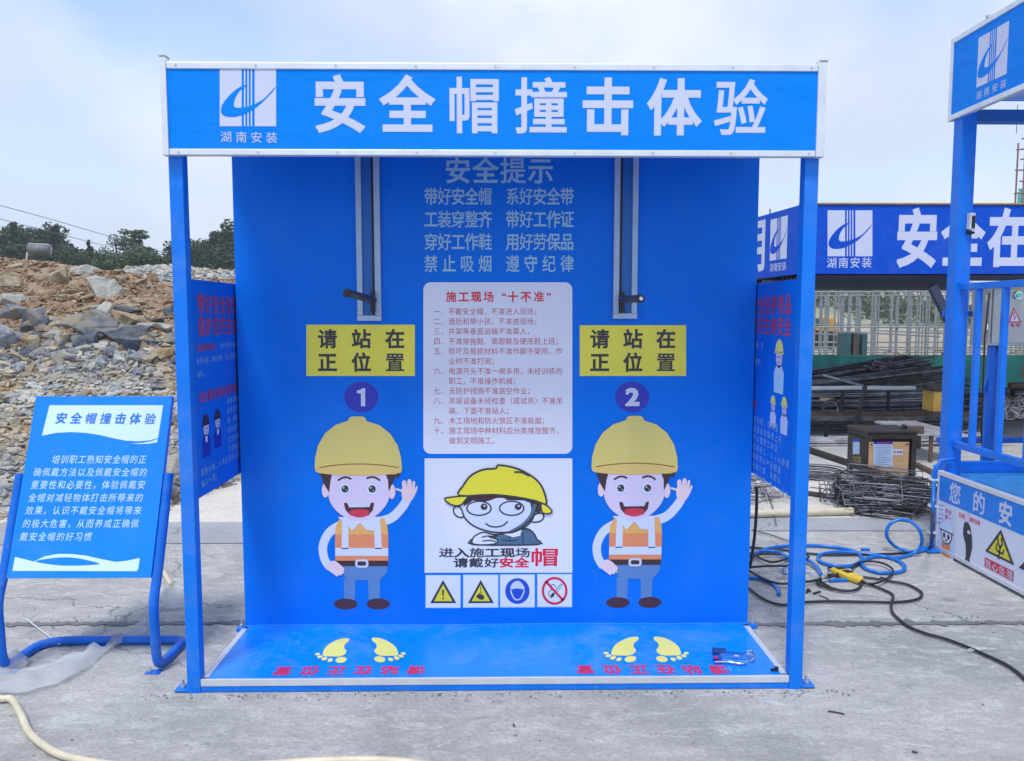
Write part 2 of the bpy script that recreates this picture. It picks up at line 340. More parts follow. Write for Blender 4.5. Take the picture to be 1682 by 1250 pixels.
# ---------------------------------------------------------------- lettering and print on planes
_gc = {}
_fc = bpy.data.curves.new('glyphs', 'FONT'); _fo = bpy.data.objects.new('glyphs', _fc); COL.objects.link(_fo)
_fc.resolution_u = 3; _fc.fill_mode = 'FRONT'
def glyph(ch, bold):                             # face of the glyph plus, when bold, a narrow band along its contour
    k = (ch, bold)
    if k not in _gc:
        _fc.body = ch; bpy.context.view_layer.update()
        me = bpy.data.meshes.new_from_object(_fo.evaluated_get(bpy.context.evaluated_depsgraph_get()))
        vs = [(v.co.x, v.co.y, .00045 if bold > .006 else 0) for v in me.vertices]; fs = [tuple(p.vertices) for p in me.polygons if p.area > 1e-6]; bpy.data.meshes.remove(me)
        if bold > .006:
            cnt = {}
            for f in fs:
                for i in range(len(f)): e = tuple(sorted((f[i], f[(i+1) % len(f)]))); cnt[e] = cnt.get(e, 0) + 1
            j = 0; bold *= .55 if ch in '置重事景' else (.9 if ch == '请' else 1.0 if len(fs) < 62 else .6)
            for (a, b), c in list(cnt.items()):
                if c != 1: continue
                p, q = Vector(vs[a][:2]), Vector(vs[b][:2]); d = q - p
                if d.length < 1e-6: continue
                d = d.normalized() * bold; n = Vector((-d.y, d.x)); z = .000017 * (j % 24); j += 1; o = len(vs); ds = d * (.95 if (q - p).length > .03 else .45)
                vs += [(t.x, t.y, z) for t in (p - ds - n, q + ds - n, q + ds + n, p - ds + n)]; fs.append((o, o+1, o+2, o+3))
        _gc[k] = (vs, fs)
    return _gc[k]
class Pl:                                        # a plane in the place; N points to the reader
    def __init__(s, O, U, V): s.O = Vector(O); s.U = Vector(U).normalized(); s.V = Vector(V).normalized(); s.N = s.U.cross(s.V).normalized()
    def uv(s, px, py):
        d = ray(px, py); t = (s.O - CAM).dot(s.N) / d.dot(s.N); q = CAM + d * t - s.O
        return Vector((q.dot(s.U), q.dot(s.V)))
    def P(s, u, v, d=0): return s.O + s.U * u + s.V * v + s.N * d
class Print:                                     # flat print: polygons, strokes and glyphs, each layer 0.5 mm proud
    def __init__(s, pl, ox=0, oy=0, sc=1.0, du=0, dv=0, base=.0012, step=.0005):
        s.pl = pl; s.mb = MB(); s.ox, s.oy, s.sc, s.du, s.dv = ox, oy, sc, du, dv; s.base = base; s.step = step
    def q(s, x, y): r_ = s.pl.uv(s.ox + x / s.sc, s.oy + y / s.sc); return Vector((r_.x + s.du, r_.y + s.dv))
    def lift(s, l): return s.base + l * s.step
    def poly(s, pts, m, l=0, smooth=0):
        if smooth: pts = spl([Vector((a, b, 0)) for a, b in pts], smooth, True); pts = [(p.x, p.y) for p in pts]
        vs = [s.q(a, b) for a, b in pts]
        area = sum(vs[i].x * vs[(i+1) % len(vs)].y - vs[(i+1) % len(vs)].x * vs[i].y for i in range(len(vs)))
        if area < 0: vs.reverse()
        s.mb.poly([s.pl.P(v.x, v.y, s.lift(l)) for v in vs], m); return s
    def rect(s, x0, y0, x1, y1, m, l=0, r=0):
        if r:
            pts = []
            for cx_, cy_, a0 in ((x1-r, y0+r, -90), (x1-r, y1-r, 0), (x0+r, y1-r, 90), (x0+r, y0+r, 180)):
                for k in range(7): a = R(a0 + 15 * k); pts.append((cx_ + r * math.cos(a), cy_ + r * math.sin(a)))
            return s.poly(pts, m, l)
        return s.poly([(x0, y0), (x1, y0), (x1, y1), (x0, y1)], m, l)
    def ell(s, cx_, cy_, rx, ry, m, l=0, n=28, rot=0):
        c, sn = math.cos(R(rot)), math.sin(R(rot)); pts = []
        for k in range(n):
            a = 2 * math.pi * k / n; x, y = rx * math.cos(a), ry * math.sin(a); pts.append((cx_ + x*c - y*sn, cy_ + x*sn + y*c))
        return s.poly(pts, m, l)
    def ring(s, cx_, cy_, rx, ry, w_, m, l=0, n=32):
        for k in range(n):
            a, b = 2*math.pi*k/n, 2*math.pi*(k+1)/n
            s.poly([(cx_+rx*math.cos(a), cy_+ry*math.sin(a)), (cx_+rx*math.cos(b), cy_+ry*math.sin(b)),
                    (cx_+(rx-w_)*math.cos(b), cy_+(ry-w_)*math.sin(b)), (cx_+(rx-w_)*math.cos(a), cy_+(ry-w_)*math.sin(a))], m, l)
        return s
    def stroke(s, pts, w_, m, l=0, smooth=5, closed=False):
        P = spl([Vector((a, b, 0)) for a, b in pts], smooth, closed) if smooth else [Vector((a, b, 0)) for a, b in pts]
        if closed: P.append(P[0])
        K = len(P); Lft = []; Rgt = []
        for i, p in enumerate(P):
            a = P[i-1] if i else (P[-2] if closed else P[0]); b = P[i+1] if i < K-1 else (P[1] if closed else P[-1])
            d = (b - a); d = d.normalized() if d.length else Vector((1, 0, 0)); nn = Vector((-d.y, d.x, 0))
            ww = (w_ if not isinstance(w_, tuple) else w_[0] + (w_[1]-w_[0])*i/(K-1)) / 2
            Lft.append(p + nn * ww); Rgt.append(p - nn * ww)
        for i in range(K - 1):
            s.poly([(Lft[i].x, Lft[i].y), (Lft[i+1].x, Lft[i+1].y), (Rgt[i+1].x, Rgt[i+1].y), (Rgt[i].x, Rgt[i].y)], m, l)
        return s
    def outline(s, pts, m, fill, w_, l=0, smooth=5):     # filled shape with a drawn contour
        s.poly(pts, fill, l, smooth); s.stroke(pts, w_, m, l + 1, smooth, True); return s
    def text(s, txt, x0, y0, xk, yk, h, m, w_=None, k=None, bold=.02, l=0, flip=False, shear=0, fit=False):
        """centre of char 0 at (x0,y0), of char k at (xk,yk); glyph size w x h in picture units"""
        k = k if k is not None else max(1, len(txt) - 1); w_ = w_ or h
        a, b = s.q(x0, y0), s.q(xk, yk)
        xm, ym = (x0 + xk) / 2, (y0 + yk) / 2
        H_ = (s.q(xm, ym - h/2) - s.q(xm, ym + h/2)).y; W_ = abs((s.q(xm + w_/2, ym) - s.q(xm - w_/2, ym)).x)
        return s.text_uv(txt, a, b, k, abs(W_), abs(H_), m, bold, l, flip, shear, fit)
    def text_uv(s, txt, a, b, k, W_, H_, m, bold=.02, l=0, flip=False, shear=0, fit=False):
        sg = -1 if flip else 1
        for i, ch in enumerate(txt):
            if ch == ' ': continue
            vs, fs = glyph(ch, bold)
            if not vs: continue
            c = a + (b - a) * (i / k)
            if fit or ord(ch) < 0x2e80 and ch not in '“”':
                x_0, x_1 = min(v[0] for v in vs), max(v[0] for v in vs); y_0, y_1 = min(v[1] for v in vs), max(v[1] for v in vs)
                if fit: g = [((v[0]-x_0)/(x_1-x_0)-.5, (v[1]-y_0)/(y_1-y_0)-.5, v[2]) for v in vs]
                else: g = [((v[0]-(x_0+x_1)/2)/.9, (v[1]-.38)/.9, v[2]) for v in vs]
            elif ch in '“”':
                x_0, x_1 = min(v[0] for v in vs), max(v[0] for v in vs); g = [((v[0]-(x_0+x_1)/2)/.9, (v[1]-.38)/.9, v[2]) for v in vs]
            else: g = [((v[0]-.5)/.91, (v[1]-.38)/.91, v[2]) for v in vs]
            pts = [s.pl.P(c.x + sg*(gx*W_ + shear*gy*H_), c.y + sg*gy*H_, s.lift(l) + gz) for gx, gy, gz in g]
            s.mb.add(pts, fs, m)
        return s
    def build(s, name, parent): return s.mb.build(name, parent)
def logo(P_, x0, y0, x1, y1, m, bgm, l=0):       # three-bar block emblem with a swoosh across it, in unit coordinates
    X_ = lambda t: x0 + (x1 - x0) * t; Y_ = lambda t: y0 + (y1 - y0) * t
    Q = lambda pts: [(X_(a), Y_(b)) for a, b in pts]
    P_.poly(Q([(0,0),(.39,0),(.39,1),(0,1)]), m, l); P_.poly(Q([(.62,0),(1,0),(1,1),(.62,1)]), m, l)
    for a in (.43, .49, .55): P_.poly(Q([(a,0),(a+.025,0),(a+.025,1),(a,1)]), m, l)
    sw = [(.50,.27),(.36,.31),(.2,.43),(.06,.60),(.02,.72),(.05,.80),(.15,.84),(.32,.83),(.5,.76),(.68,.65),(.84,.5),(.95,.38),(1.0,.30),
          (.9,.40),(.78,.52),(.64,.60),(.5,.655),(.36,.675),(.28,.67),(.25,.62),(.28,.5),(.36,.38),(.45,.31)]
    P_.poly(Q(sw), bgm, l + 1, 3)
# ================================================================ ground
g = MB(); n_ = 60
g.add([(-210,-15,0),(210,-15,0),(210,250,0),(-210,250,0)], [(0,1,2,3)], 'grit'); g.build('ground', kind='structure')
def sheet(name, pts, z, m):
    b = MB(); b.poly([(x, y, z) for x, y in pts], m); return b.build(name, kind='structure')
sheet('concrete_yard', [(-9,-6),(12,-6),(12,60),(-1.9,60),(-2.3,9),(-3.6,6.3),(-9,5.2)], .004, 'concrete')
# paler slab beyond the pour joint, and the smooth darker strip along it
sheet('pale_slab', [(-6.5,5.98),(-.2,5.98),(-.2,14),(-3.4,14)], .008, 'concrete_pale')
sheet('pour_strip', [(-7.5,5.42),(-.3,5.42),(-.3,5.98),(-7.5,5.98)], .009, 'concrete_band')
sheet('pour_strip', [(-.2,5.72),(12,5.50),(12,5.83),(-.2,6.10)], .009, 'concrete_band')
sheet('pale_slab', [(-.2,6.10),(12,5.83),(12,7.7),(-.2,7.9)], .008, 'concrete_pale')
# ragged dirty joint running across the yard behind the booth
for xa, xb, yy in ((-7.5, -1.15, 3.99), (1.1, 9, 3.93)):
    b = MB(); rr = random.Random(3); top = []; bot = []; x = xa
    while x < xb:
        top.append((x, yy + .012 + abs(rr.gauss(0, .018)), .0085)); bot.append((x, yy - .006 - abs(rr.gauss(0, .016)), .0085)); x += .025
    for i in range(len(top)-1): b.add([bot[i], bot[i+1], top[i+1], top[i]], [(0,1,2,3)], 'joint_dirt')
    b.build('pour_joint', kind='structure')
# grit and crumbs loose on the slab
b = MB(); rr = random.Random(5); YF0 = 3.23
def crumb(b, x, y, z, s, m, rr):
    vs = [(x + rr.uniform(-s, s), y + rr.uniform(-s, s), z + rr.uniform(0, s)) for _ in range(5)] + [(x, y, z)]
    b.add(vs, [(0,1,2),(0,2,3),(0,3,4),(1,2,5),(2,3,5),(3,4,5),(4,0,5)], m)
for i in range(2600):
    if rr.random() < .5: x, y = rr.uniform(-5, 6), rr.gauss(3.96, .07)
    else: x, y = rr.uniform(-4, 6), rr.uniform(2.4, 7.5)
    if i < 500: x, y = rr.uniform(-1.5, 1.5), YF0 - .012 - abs(rr.gauss(0, .03))
    crumb(b, x, y, .006, rr.choice((.002, .003, .004, .007)), rr.choice(('rock_pale', 'rock_grey', 'joint_dirt')), rr)
b.build('concrete_crumbs', kind='stuff', label='pale crumbs and grit scattered over the concrete slab', cat='grit')

# ================================================================ main booth
YF = 3.233                       # front of the posts
XL, XR = -1.322, 1.285           # outer faces of the posts
YB = 4.24; YW = 3.804            # rear of the booth, face of the display wall
ZT = 2.60; PW = .056; FZ = .064
booth = empty('experience_booth', (0, 3.7, 0), 'large blue open-fronted safety booth in the middle with helmet-wearing cartoon workers on its wall', 'booth')
for x0 in (XL, XR - PW):
    for y0 in (YF, YB - PW):
        MB().box((x0, y0, 0), (x0 + PW, y0 + PW, ZT - .045), 'blue_paint', .004).build('post', booth)
        s = -1 if x0 < 0 else 1
        if y0 == YF:
            pb = MB(); xa, xb = (x0 - .055, x0 - .001) if s < 0 else (x0 + PW + .001, x0 + PW + .055)
            pb.box((xa, y0, .010), (xb, y0 + .07, .016), 'blue_paint', .002); fp = pb.build('foot_plate', booth)
            bx_ = (xa + xb) / 2; q = MB(); q.tube([(bx_, y0 + .03, .016), (bx_, y0 + .03, .05)], .006, 'zinc', 8); q.tube([(bx_, y0 + .03, .017), (bx_, y0 + .03, .027)], .012, 'zinc', 6, False)
            q.build('anchor_bolt', fp)
# base frame and platform
MB().box((XL + PW + .001, YF + .004, .006), (XR - PW - .001, YF + .045, .0325), 'blue_paint', .003).build('front_beam', booth)
MB().box((XL + PW + .001, YF + .001, .033), (XR - PW - .001, YF + .011, FZ), 'aluminium', .003).build('front_trim', booth)
for s, xa in ((-1, XL + PW), (1, XR - PW - .028)):
    MB().box((xa, YF + .06, .006), (xa + .028, YB - .06, .040), 'blue_paint', .002).build('side_beam', booth)
    st = MB().box((xa - .001, YF + .03, .041), (xa + .027, 3.777, FZ), 'aluminium', .002).build('side_trim', booth)
    bl = MB(); cxb = xa - .012 if s < 0 else xa + .05
    bl.box((cxb - .02, 3.785, .041), (cxb + .02, 3.835, .060), 'blue_paint', .002)
    bl.tube([(cxb, 3.81, .06), (cxb, 3.81, .105)], .005, 'zinc', 8); bl.tube([(cxb, 3.81, .061), (cxb, 3.81, .072)], .011, 'zinc', 6, False)
    bl.build('anchor_bolt', booth)
pl_ = MB().box((XL + PW + .029, YF + .012, .045), (XR - PW - .029, YB - .07, FZ - .001), 'floor_film').build('platform', booth)
# display wall: a hollow cabinet in the rear half
WX0, WX1 = -1.260, 1.229
wall = MB().box((WX0, YW, FZ), (WX1, YW + .36, ZT - .05), 'wall_film', .004).build('display_wall', booth)
# crinkled strip of film where wall meets platform
b = MB(); rr = random.Random(11); xs = [WX0 + (WX1 - WX0) * i / 60 for i in range(61)]
pr = [(x, .0005 + .002 * math.sin(x * 5.1) + rr.uniform(-.0008, .0008)) for x in xs]
for i in range(60):
    (xa, a), (xb_, c) = pr[i], pr[i+1]
    b.add([(xa, YW - .004, FZ + .0005), (xb_, YW - .004, FZ + .0005), (xb_, YW - .002, FZ + .006 + c), (xa, YW - .002, FZ + .006 + a),
           (xa, YW - .0005, FZ + .006 + a), (xb_, YW - .0005, FZ + .006 + c)], [(0,1,2,3),(3,2,5,4)], 'floor_film')
b.build('film_seam', booth)
# roof
rf = MB().box((XL + .02, YF + .02, ZT - .044), (XR - .02, YB, ZT - .012), 'blue_paint', .003).build('roof', booth)
for s, xa in ((-1, XL + .002), (1, XR - .03)):
    MB().box((xa, YF + PW + .002, 2.50), (xa + .028, YB - PW - .002, ZT - .046), 'blue_paint', .002).build('roof_beam', booth)
# header sign
YH = 3.195; HX0, HX1 = -1.325, 1.288; HZ0, HZ1 = 2.222, 2.578
hd = MB().box((HX0 + .012, YH + .006, HZ0 + .012), (HX1 - .012, YH + .034, HZ1 - .012), 'header_film').build('header_panel', booth)
for nm, a, b_ in (('top', (HX0 + .024, YH, HZ1 - .026), (HX1 - .034, YH + .036, HZ1)), ('bottom', (HX0 + .024, YH, HZ0), (HX1 - .034, YH + .036, HZ0 + .024)),
               ('left', (HX0 - .001, YH - .003, HZ0 - .002), (HX0 + .023, YH + .037, HZ1 + .02)), ('right', (HX1 - .033, YH - .003, HZ0 - .002), (HX1 + .001, YH + .037, HZ1 + .012))):
    MB().box(a, b_, 'aluminium', .003).build('header_frame', booth)
cp = MB(); cp.box((HX0 - .004, YH - .006, HZ1 + .0205), (HX0 + .025, YH + .038, HZ1 + .024), 'zinc'); cp.build('frame_cap', booth)
cp = MB(); cp.box((HX1 - .03, YH - .006, HZ1 + .0125), (HX1 + .004, YH + .038, HZ1 + .016), 'zinc'); cp.build('frame_cap', booth)
for i in range(9):
    x_ = HX0 + .06 + i * (HX1 - HX0 - .12) / 8
    for z_ in (HZ0 + .012, HZ1 - .013): MB().tube([(x_, YH - .0005, z_), (x_, YH - .003, z_)], .0045, 'zinc', 8, True).build('rivet', booth)
hpl = Pl((0, YH + .006, 0), (1, 0, 0), (0, 0, 1))
p = Print(hpl, 240, 60, 2.841)
p.text('安全帽撞击体验', 905, 315, 905 + 2.841*658, 332, 252, 'white_print', w_=232, bold=.028)
logo(p, 344, 153, 607, 419, 'white_print', 'header_film')
p.text('湖南安装', 374, 468, 586, 472, 50, 'white_print', bold=.004)
p.build('lettering', hd)

# side panels
def side_panel(x, n, name='side_panel'):
    z0, z1 = .822, 1.742; y0, y1 = YF + PW + .002, YB - PW - .002
    o = MB().box((x - .006, y0, z0), (x + .006, y1, z1), 'panel_film', .002).build(name, booth)
    if n > 0: pl2 = Pl((x + .006, y0, 0), (0, 1, 0), (0, 0, 1))
    else: pl2 = Pl((x - .006, y1, 0), (0, -1, 0), (0, 0, 1))
    return o, pl2
XSL, XSR = XL + PW - .012, XR - PW + .012
spo, spl_ = side_panel(XSL, 1)
p = Print(spl_, 0, 340, 3.907)
def U2(y): return y - (YF + PW + .002)
def line_uv(pr, txt, u, z, st, h, m, w_=None, bold=.02, l=0):
    pr.text_uv(txt, Vector((u, z)), Vector((u + st * (len(txt)-1), z)), max(1, len(txt)-1), w_ or h, h, m, bold, l)
def zl(px, py): q = spl_.uv(px, py); return q.x, q.y
line_uv(p, '带好安全防护用品', .10, 1.64, .0875, .082, 'maroon_print', .07, .03)
line_uv(p, '保护您的生命安全', .10, 1.545, .0875, .082, 'maroon_print', .07, .03)
line_uv(p, '安全帽的作用：', .055, 1.455, .036, .032, 'maroon_print')
line_uv(p, '防止物体打击头部', .33, 1.455, .034, .026, 'dim_print', bold=.004)
line_uv(p, '保护头部，减轻伤害，防止坠落时', .05, 1.40, .034, .026, 'dim_print', bold=.004)
line_uv(p, '碰伤。', .05, 1.345, .034, .026, 'dim_print', bold=.004)
line_uv(p, '安全帽的使用注意事项：', .07, 1.245, .049, .045, 'maroon_print', .042, .025)
for i, t_ in enumerate(('使用前检查外观是否有', '裂纹碰伤，帽衬是否完', '整，帽衬与帽壳间距离', '四周相同，系好下颚带', '调节好帽箍的松紧度，', '不得随意拆卸零部件。')):
    line_uv(p, t_, .40, 1.195 - .046 * i, .040, .03, 'dim_print', bold=.004)
line_uv(p, '颜色分明，人员应按岗位要求佩戴', .06, .925, .042, .032, 'dim_print', bold=.004); line_uv(p, '每人一顶。', .06, .875, .042, .032, 'dim_print', bold=.004)
def bust(pr, u, z, s, hat, coat, face='skin_print'):
    P2 = lambda pts, m, l: pr.mb.poly([pr.pl.P(u + a*s, z + b*s, pr.lift(l)) for a, b in pts], m)
    E = lambda cx_, cy_, rx, ry, m, l, a0=0, a1=360: P2([(cx_ + rx*math.cos(R(a0+(a1-a0)*k/18)), cy_ + ry*math.sin(R(a0+(a1-a0)*k/18))) for k in range(19 if a1-a0 < 360 else 18)], m, l)
    P2([(-.5,-1.2),(.5,-1.2),(.55,-.4),(.3,-.15),(-.3,-.15),(-.55,-.4)], coat, 0)
    P2([(-.12,-.5),(.12,-.5),(.2,-.12),(-.2,-.12)], 'shirt_print', 1)
    E(0, .2, .34, .42, face, 1); E(0, .38, .44, .5, hat, 2, 0, 180); P2([(-.52,.33),(.52,.33),(.5,.4),(-.5,.4)], hat, 2)
    E(-.13, .2, .05, .04, 'black_print', 3); E(.13, .2, .05, .04, 'black_print', 3); P2([(-.1,-.02),(.1,-.02),(.08,.02),(-.08,.02)], 'black_print', 3)
bust(p, .115, 1.09, .088, 'hair_print', 'navy_print'); bust(p, .255, 1.10, .083, 'hair_print', 'navy_print')
p.build('lettering', spo)

spo2, spr_ = side_panel(XSR, -1)
p = Print(spr_); LEN = YB - YF - 2 * PW - .004
e_ = LEN - .10
line_uv(p, '带好安全防护用品', e_ - .0875*7, 1.64, .0875, .082, 'maroon_print', .07, .03)
line_uv(p, '保护您的生命安全', e_ - .0875*7, 1.545, .0875, .082, 'maroon_print', .07, .03)
line_uv(p, '正确戴好安全帽：前', .15, 1.45, .040, .03, 'dim_print', bold=.004)
line_uv(p, '高后低，系紧帽带。', .15, 1.37, .040, .03, 'dim_print', bold=.004)
bust(p, LEN - .19, 1.385, .115, 'foot_yellow', 'pale_print'); 
bust(p, LEN - .25, 1.17, .07, 'foot_yellow', 'shirt_print'); bust(p, LEN - .11, 1.17, .08, 'foot_yellow', 'shirt_print')
line_uv(p, '使用注意事项：', .12, 1.165, .052, .045, 'maroon_print', .042, .025)
for i, t_ in enumerate(('不能随意拆卸、自制帽', '衬，不能擅自在帽壳上开', '孔，帽衬与帽壳之间应', '保持一定间隙2-5cm的距', '离，使用期限从产品制造', '完成之日起计算，到期必', '须更换，安全帽一般1-2年')):
    line_uv(p, t_, .24, 1.09 - .045 * i, .050, .034, 'dim_print', bold=.006)
p.build('lettering', spo2)

# ---------------------------------------------------------------- prints on the display wall
wpl = Pl((0, YW, 0), (1, 0, 0), (0, 0, 1))
p = Print(wpl)
p.text('安全提示', 752, 280, 888, 280, 41, 'dim_print', w_=40, bold=.02)
for (a, b_), y in zip((('带好安全帽', '系好安全带'), ('工装穿整齐', '带好工作证'), ('穿好工作鞋', '用好劳保品'), ('禁止吸烟', '遵守纪律')), (322.5, 360, 397, 433)):
    p.text(a, 708, y, 797, y, 27, 'dim_print', w_=21, bold=.018); p.text(b_, 842, y, 931.5, y, 27, 'dim_print', w_=21, bold=.018)
p.build('lettering', wall)

p = Print(wpl, 480, 440, 3.504)
p.rect(755, 83, 1612, 1070, 'board_white', 0, 42)
p.text('施工现场', 915, 166, 1131, 166, 58, 'red_print', w_=56, bold=.032, l=1); p.text('“', 1219, 166, 1300, 166, 58, 'red_print', k=1, bold=.02, l=1)
p.text('十不准', 1270, 166, 1420, 166, 58, 'red_print', w_=56, bold=.032, l=1); p.text('”', 1476, 166, 1500, 166, 58, 'red_print', k=1, bold=.02, l=1)
LI = [('一', '不戴安全帽，不准进入现场；'), ('二', '酒后和带小孩，不准进现场；'), ('三', '井架等垂直运输不准乘人，'), ('四', '不准穿拖鞋、高跟鞋及硬底鞋上班；'),
      ('五', '损坏及易损材料不准作脚手架用，作'), ('', '业时不准打闹；'), ('六', '电源开头不准一阐多用，未经训练的'), ('', '职工，不准操作机械；'), ('七', '无防护措施不准高空作业；'),
      ('八', '吊装设备未经检查（或试吊）不准吊'), ('', '装，下面不准站人；'), ('九', '木工场地和防火禁区不准吸烟；'), ('十', '施工现场中种材料应分类堆放整齐，'), ('', '做到文明施工。')]
for i, (nn, t_) in enumerate(LI):
    y = 251 + i * 57.1; x = 917 + i * .4
    if nn: p.text(nn + '、', 833, y, 874, y, 39, 'maroon_print', w_=37, bold=.004, l=1)
    p.text(t_, x, y, x + 41.2, y, 39, 'maroon_print', w_=37, k=1, bold=.004, l=1)
p.build('rules_board', wall)

for box_, tx, nm in (((82, 327, 706, 622), (203, 398, 592), '1'), ((1756-0, 0, 0, 0), None, '2')):
    p = Print(wpl, 480, 440, 3.504)
    if nm == '2':
        p = Print(wpl, 900, 440, 3.504); box_ = (183, 330, 795, 622); tx = (298, 489, 679)
    p.rect(*box_, 'yellow_sticker', 0)
    for c1, c2, x in zip('请站在', '正位置', tx):
        p.text(c1, x, 408, x + 10, 408, 104, 'black_print', w_=104, k=1, bold=.03, l=1); p.text(c2, x, 543, x + 10, 543, 104, 'black_print', w_=104, k=1, bold=.03, l=1)
    p.build('standing_place_sticker', wall)
    p = Print(wpl, 480, 440, 3.504) if nm == '1' else Print(wpl, 900, 440, 3.504)
    cx_ = 398 if nm == '1' else 485
    p.ell(cx_, 743, 98, 88, 'navy_print', 0, 40)
    if nm == '1': p.poly([(372,720),(372,706),(395,700),(403,692),(420,692),(420,796),(396,796),(396,722)], 'white_print', 1)
    else: p.text('2', cx_, 743, cx_ + 10, 743, 108, 'white_print', w_=84, k=1, bold=.05, l=1, fit=True)
    p.build('number_disc', wall)

def worker(du):
    p = Print(wpl, 480, 740, 3.504, du=du)
    # arms behind the body
    p.stroke([(285,425),(215,470),(178,545),(185,620),(218,675)], (52, 46), 'shirt_print', 0)
    p.stroke([(505,410),(575,385),(630,330),(662,280)], (56, 50), 'shirt_print', 0)
    p.poly([(222,636),(252,636),(285,662),(302,682),(296,694),(300,708),(286,706),(284,718),(268,714),(260,724),(243,712),(215,692),(200,672)], 'skin_warm', 7, 2)
    p.poly([(630,262),(628,238),(596,226),(600,216),(632,222),(632,182),(645,170),(656,180),(660,210),(664,172),(678,164),(688,180),(684,214),(696,176),(708,182),(704,222),(714,204),(722,212),(712,244),(694,278),(670,300),(645,290)], 'skin_warm', 1, 3)
    # legs, hips, shoes
    p.poly([(297,735),(363,735),(361,858),(300,858)], 'jeans_print', 0); p.poly([(437,735),(506,735),(503,858),(440,858)], 'jeans_print', 0)
    p.poly([(282,664),(550,664),(545,700),(515,735),(470,748),(400,745),(330,742),(302,725),(290,700)], 'jeans_print', 1)
    p.ell(308, 883, 68, 31, 'shoe_print', 1); p.ell(495, 882, 67, 32, 'shoe_print', 1)
    # vest
    body = [(272,395),(300,385),(500,385),(530,390),(546,425),(553,480),(553,636),(250,636),(247,480),(252,430)]
    p.poly(body, 'vest_light', 1)
    p.poly([(247,482),(553,482),(553,636),(249,636)], 'vest_dark', 2)
    p.poly([(248,560),(553,560),(553,605),(248,605)], 'shirt_print', 3)
    p.poly([(288,392),(322,392),(325,566),(285,566)], 'shirt_print', 3); p.poly([(470,392),(506,392),(516,566),(476,566)], 'shirt_print', 3)
    p.rect(251, 633, 551, 664, 'hair_print', 3)
    p.poly([(262,382),(512,380),(507,405),(485,430),(474,460),(430,458),(390,414),(345,462),(318,425),(283,400)], 'shirt_print', 4)
    p.rect(363, 625, 439, 673, 'white_print', 5, 18); p.rect(376, 637, 426, 661, 'hair_print', 6, 9)
    # head
    p.ell(192, 228, 20, 42, 'skin_warm', 4); p.ell(574, 236, 20, 42, 'skin_warm', 4)
    p.poly([(213,130),(553,130),(562,230),(548,300),(500,360),(445,393),(385,403),(325,393),(265,355),(222,300),(206,230)], 'skin_print', 5, 4)
    p.poly([(160,130),(232,130),(222,170),(213,240),(186,196)], 'hair_print', 6); p.poly([(535,130),(622,128),(612,157),(592,150),(556,236),(552,170)], 'hair_print', 6)
    p.stroke([(264,172),(290,156),(318,154),(341,164)], 11, 'hair_print', 6); p.stroke([(428,160),(455,152),(482,156),(506,172)], 11, 'hair_print', 6)
    for ex in (305, 461):
        p.ell(ex, 222, 38, 36, 'eye_ring', 6); p.ell(ex, 220, 31, 31, 'board_white', 7); p.ell(ex, 220, 22, 22, 'teal_print', 8); p.ell(ex, 220, 17, 17, 'hair_print', 9)
        p.ell(ex - 8, 213, 5, 5, 'white_print', 10, 10); p.ell(ex + 7, 227, 3, 3, 'white_print', 10, 8)
    p.stroke([(345,262),(385,270),(425,262)], 4, 'skin_warm', 6)
    p.poly([(298,302),(312,298),(330,318),(385,322),(442,318),(458,298),(472,300),(466,340),(440,372),(387,385),(335,372),(308,342)], 'shoe_print', 6)
    p.poly([(318,298),(455,296),(446,324),(328,326)], 'white_print', 7)
    p.poly([(328,356),(355,338),(420,337),(446,354),(425,376),(387,384),(345,374)], 'tongue_print', 7, 3)
    # helmet
    p.poly([(131,100),(133,40),(150,-30),(190,-100),(250,-148),(322,-172),(330,-190),(348,-197),(408,-197),(422,-188),(428,-170),(500,-148),(565,-98),(608,-30),(627,40),(633,98),(626,128),(500,140),(380,143),(250,140),(138,122)], 'helmet_yellow', 7)
    p.poly([(131,98),(200,86),(290,76),(385,72),(480,78),(570,90),(634,100),(630,118),(600,134),(500,140),(380,143),(250,140),(150,128),(136,116)], 'brim_yellow', 8)
    p.stroke([(158,97),(260,82),(385,76),(510,82),(612,97)], (5, 5), 'brim_line', 9)
    return p.build('cartoon_worker', wall)
worker(0); worker(wpl.uv(1037.8, 850).x - wpl.uv(587.0, 850).x)

# comic notice: big-eyed face under a yellow helmet
p = Print(wpl, 480, 740, 3.504)
p.rect(762, 45, 1612, 703, 'board_white', 0)
K = 'black_print'
p.outline([(930,335),(945,322),(975,330),(985,380),(955,382),(932,360)], K, 'board_white', 9, 1)
p.outline([(1395,370),(1430,360),(1448,375),(1435,402),(1400,412),(1375,405)], K, 'board_white', 9, 1)
p.outline([(1180,482),(1290,465),(1345,448),(1385,470),(1408,510),(1413,540),(1040,540),(1042,505),(1075,482)], K, 'teal_print', 9, 2, 3)
p.outline([(1045,538),(1040,505),(1060,485),(1100,470),(1145,480),(1180,490),(1130,495),(1180,512),(1160,538)], K, 'board_white', 8, 4, 3)
p.stroke([(1090,498),(1130,490),(1170,498)], 7, K, 6); p.stroke([(1095,520),(1140,516),(1172,524)], 7, K, 6)
p.poly([(1215,480),(1270,475),(1320,455),(1312,490),(1270,498)], 'board_white', 4); p.stroke([(1210,512),(1250,518),(1295,515)], 6, K, 4); p.stroke([(1250,490),(1252,515)], 6, K, 4, 0); p.stroke([(1325,470),(1330,535)], 6, K, 4, 0)
p.outline([(985,280),(1345,270),(1385,320),(1388,380),(1350,430),(1290,460),(1220,470),(1140,465),(1060,440),(1005,400),(980,350)], K, 'shirt_print', 9, 5, 5)
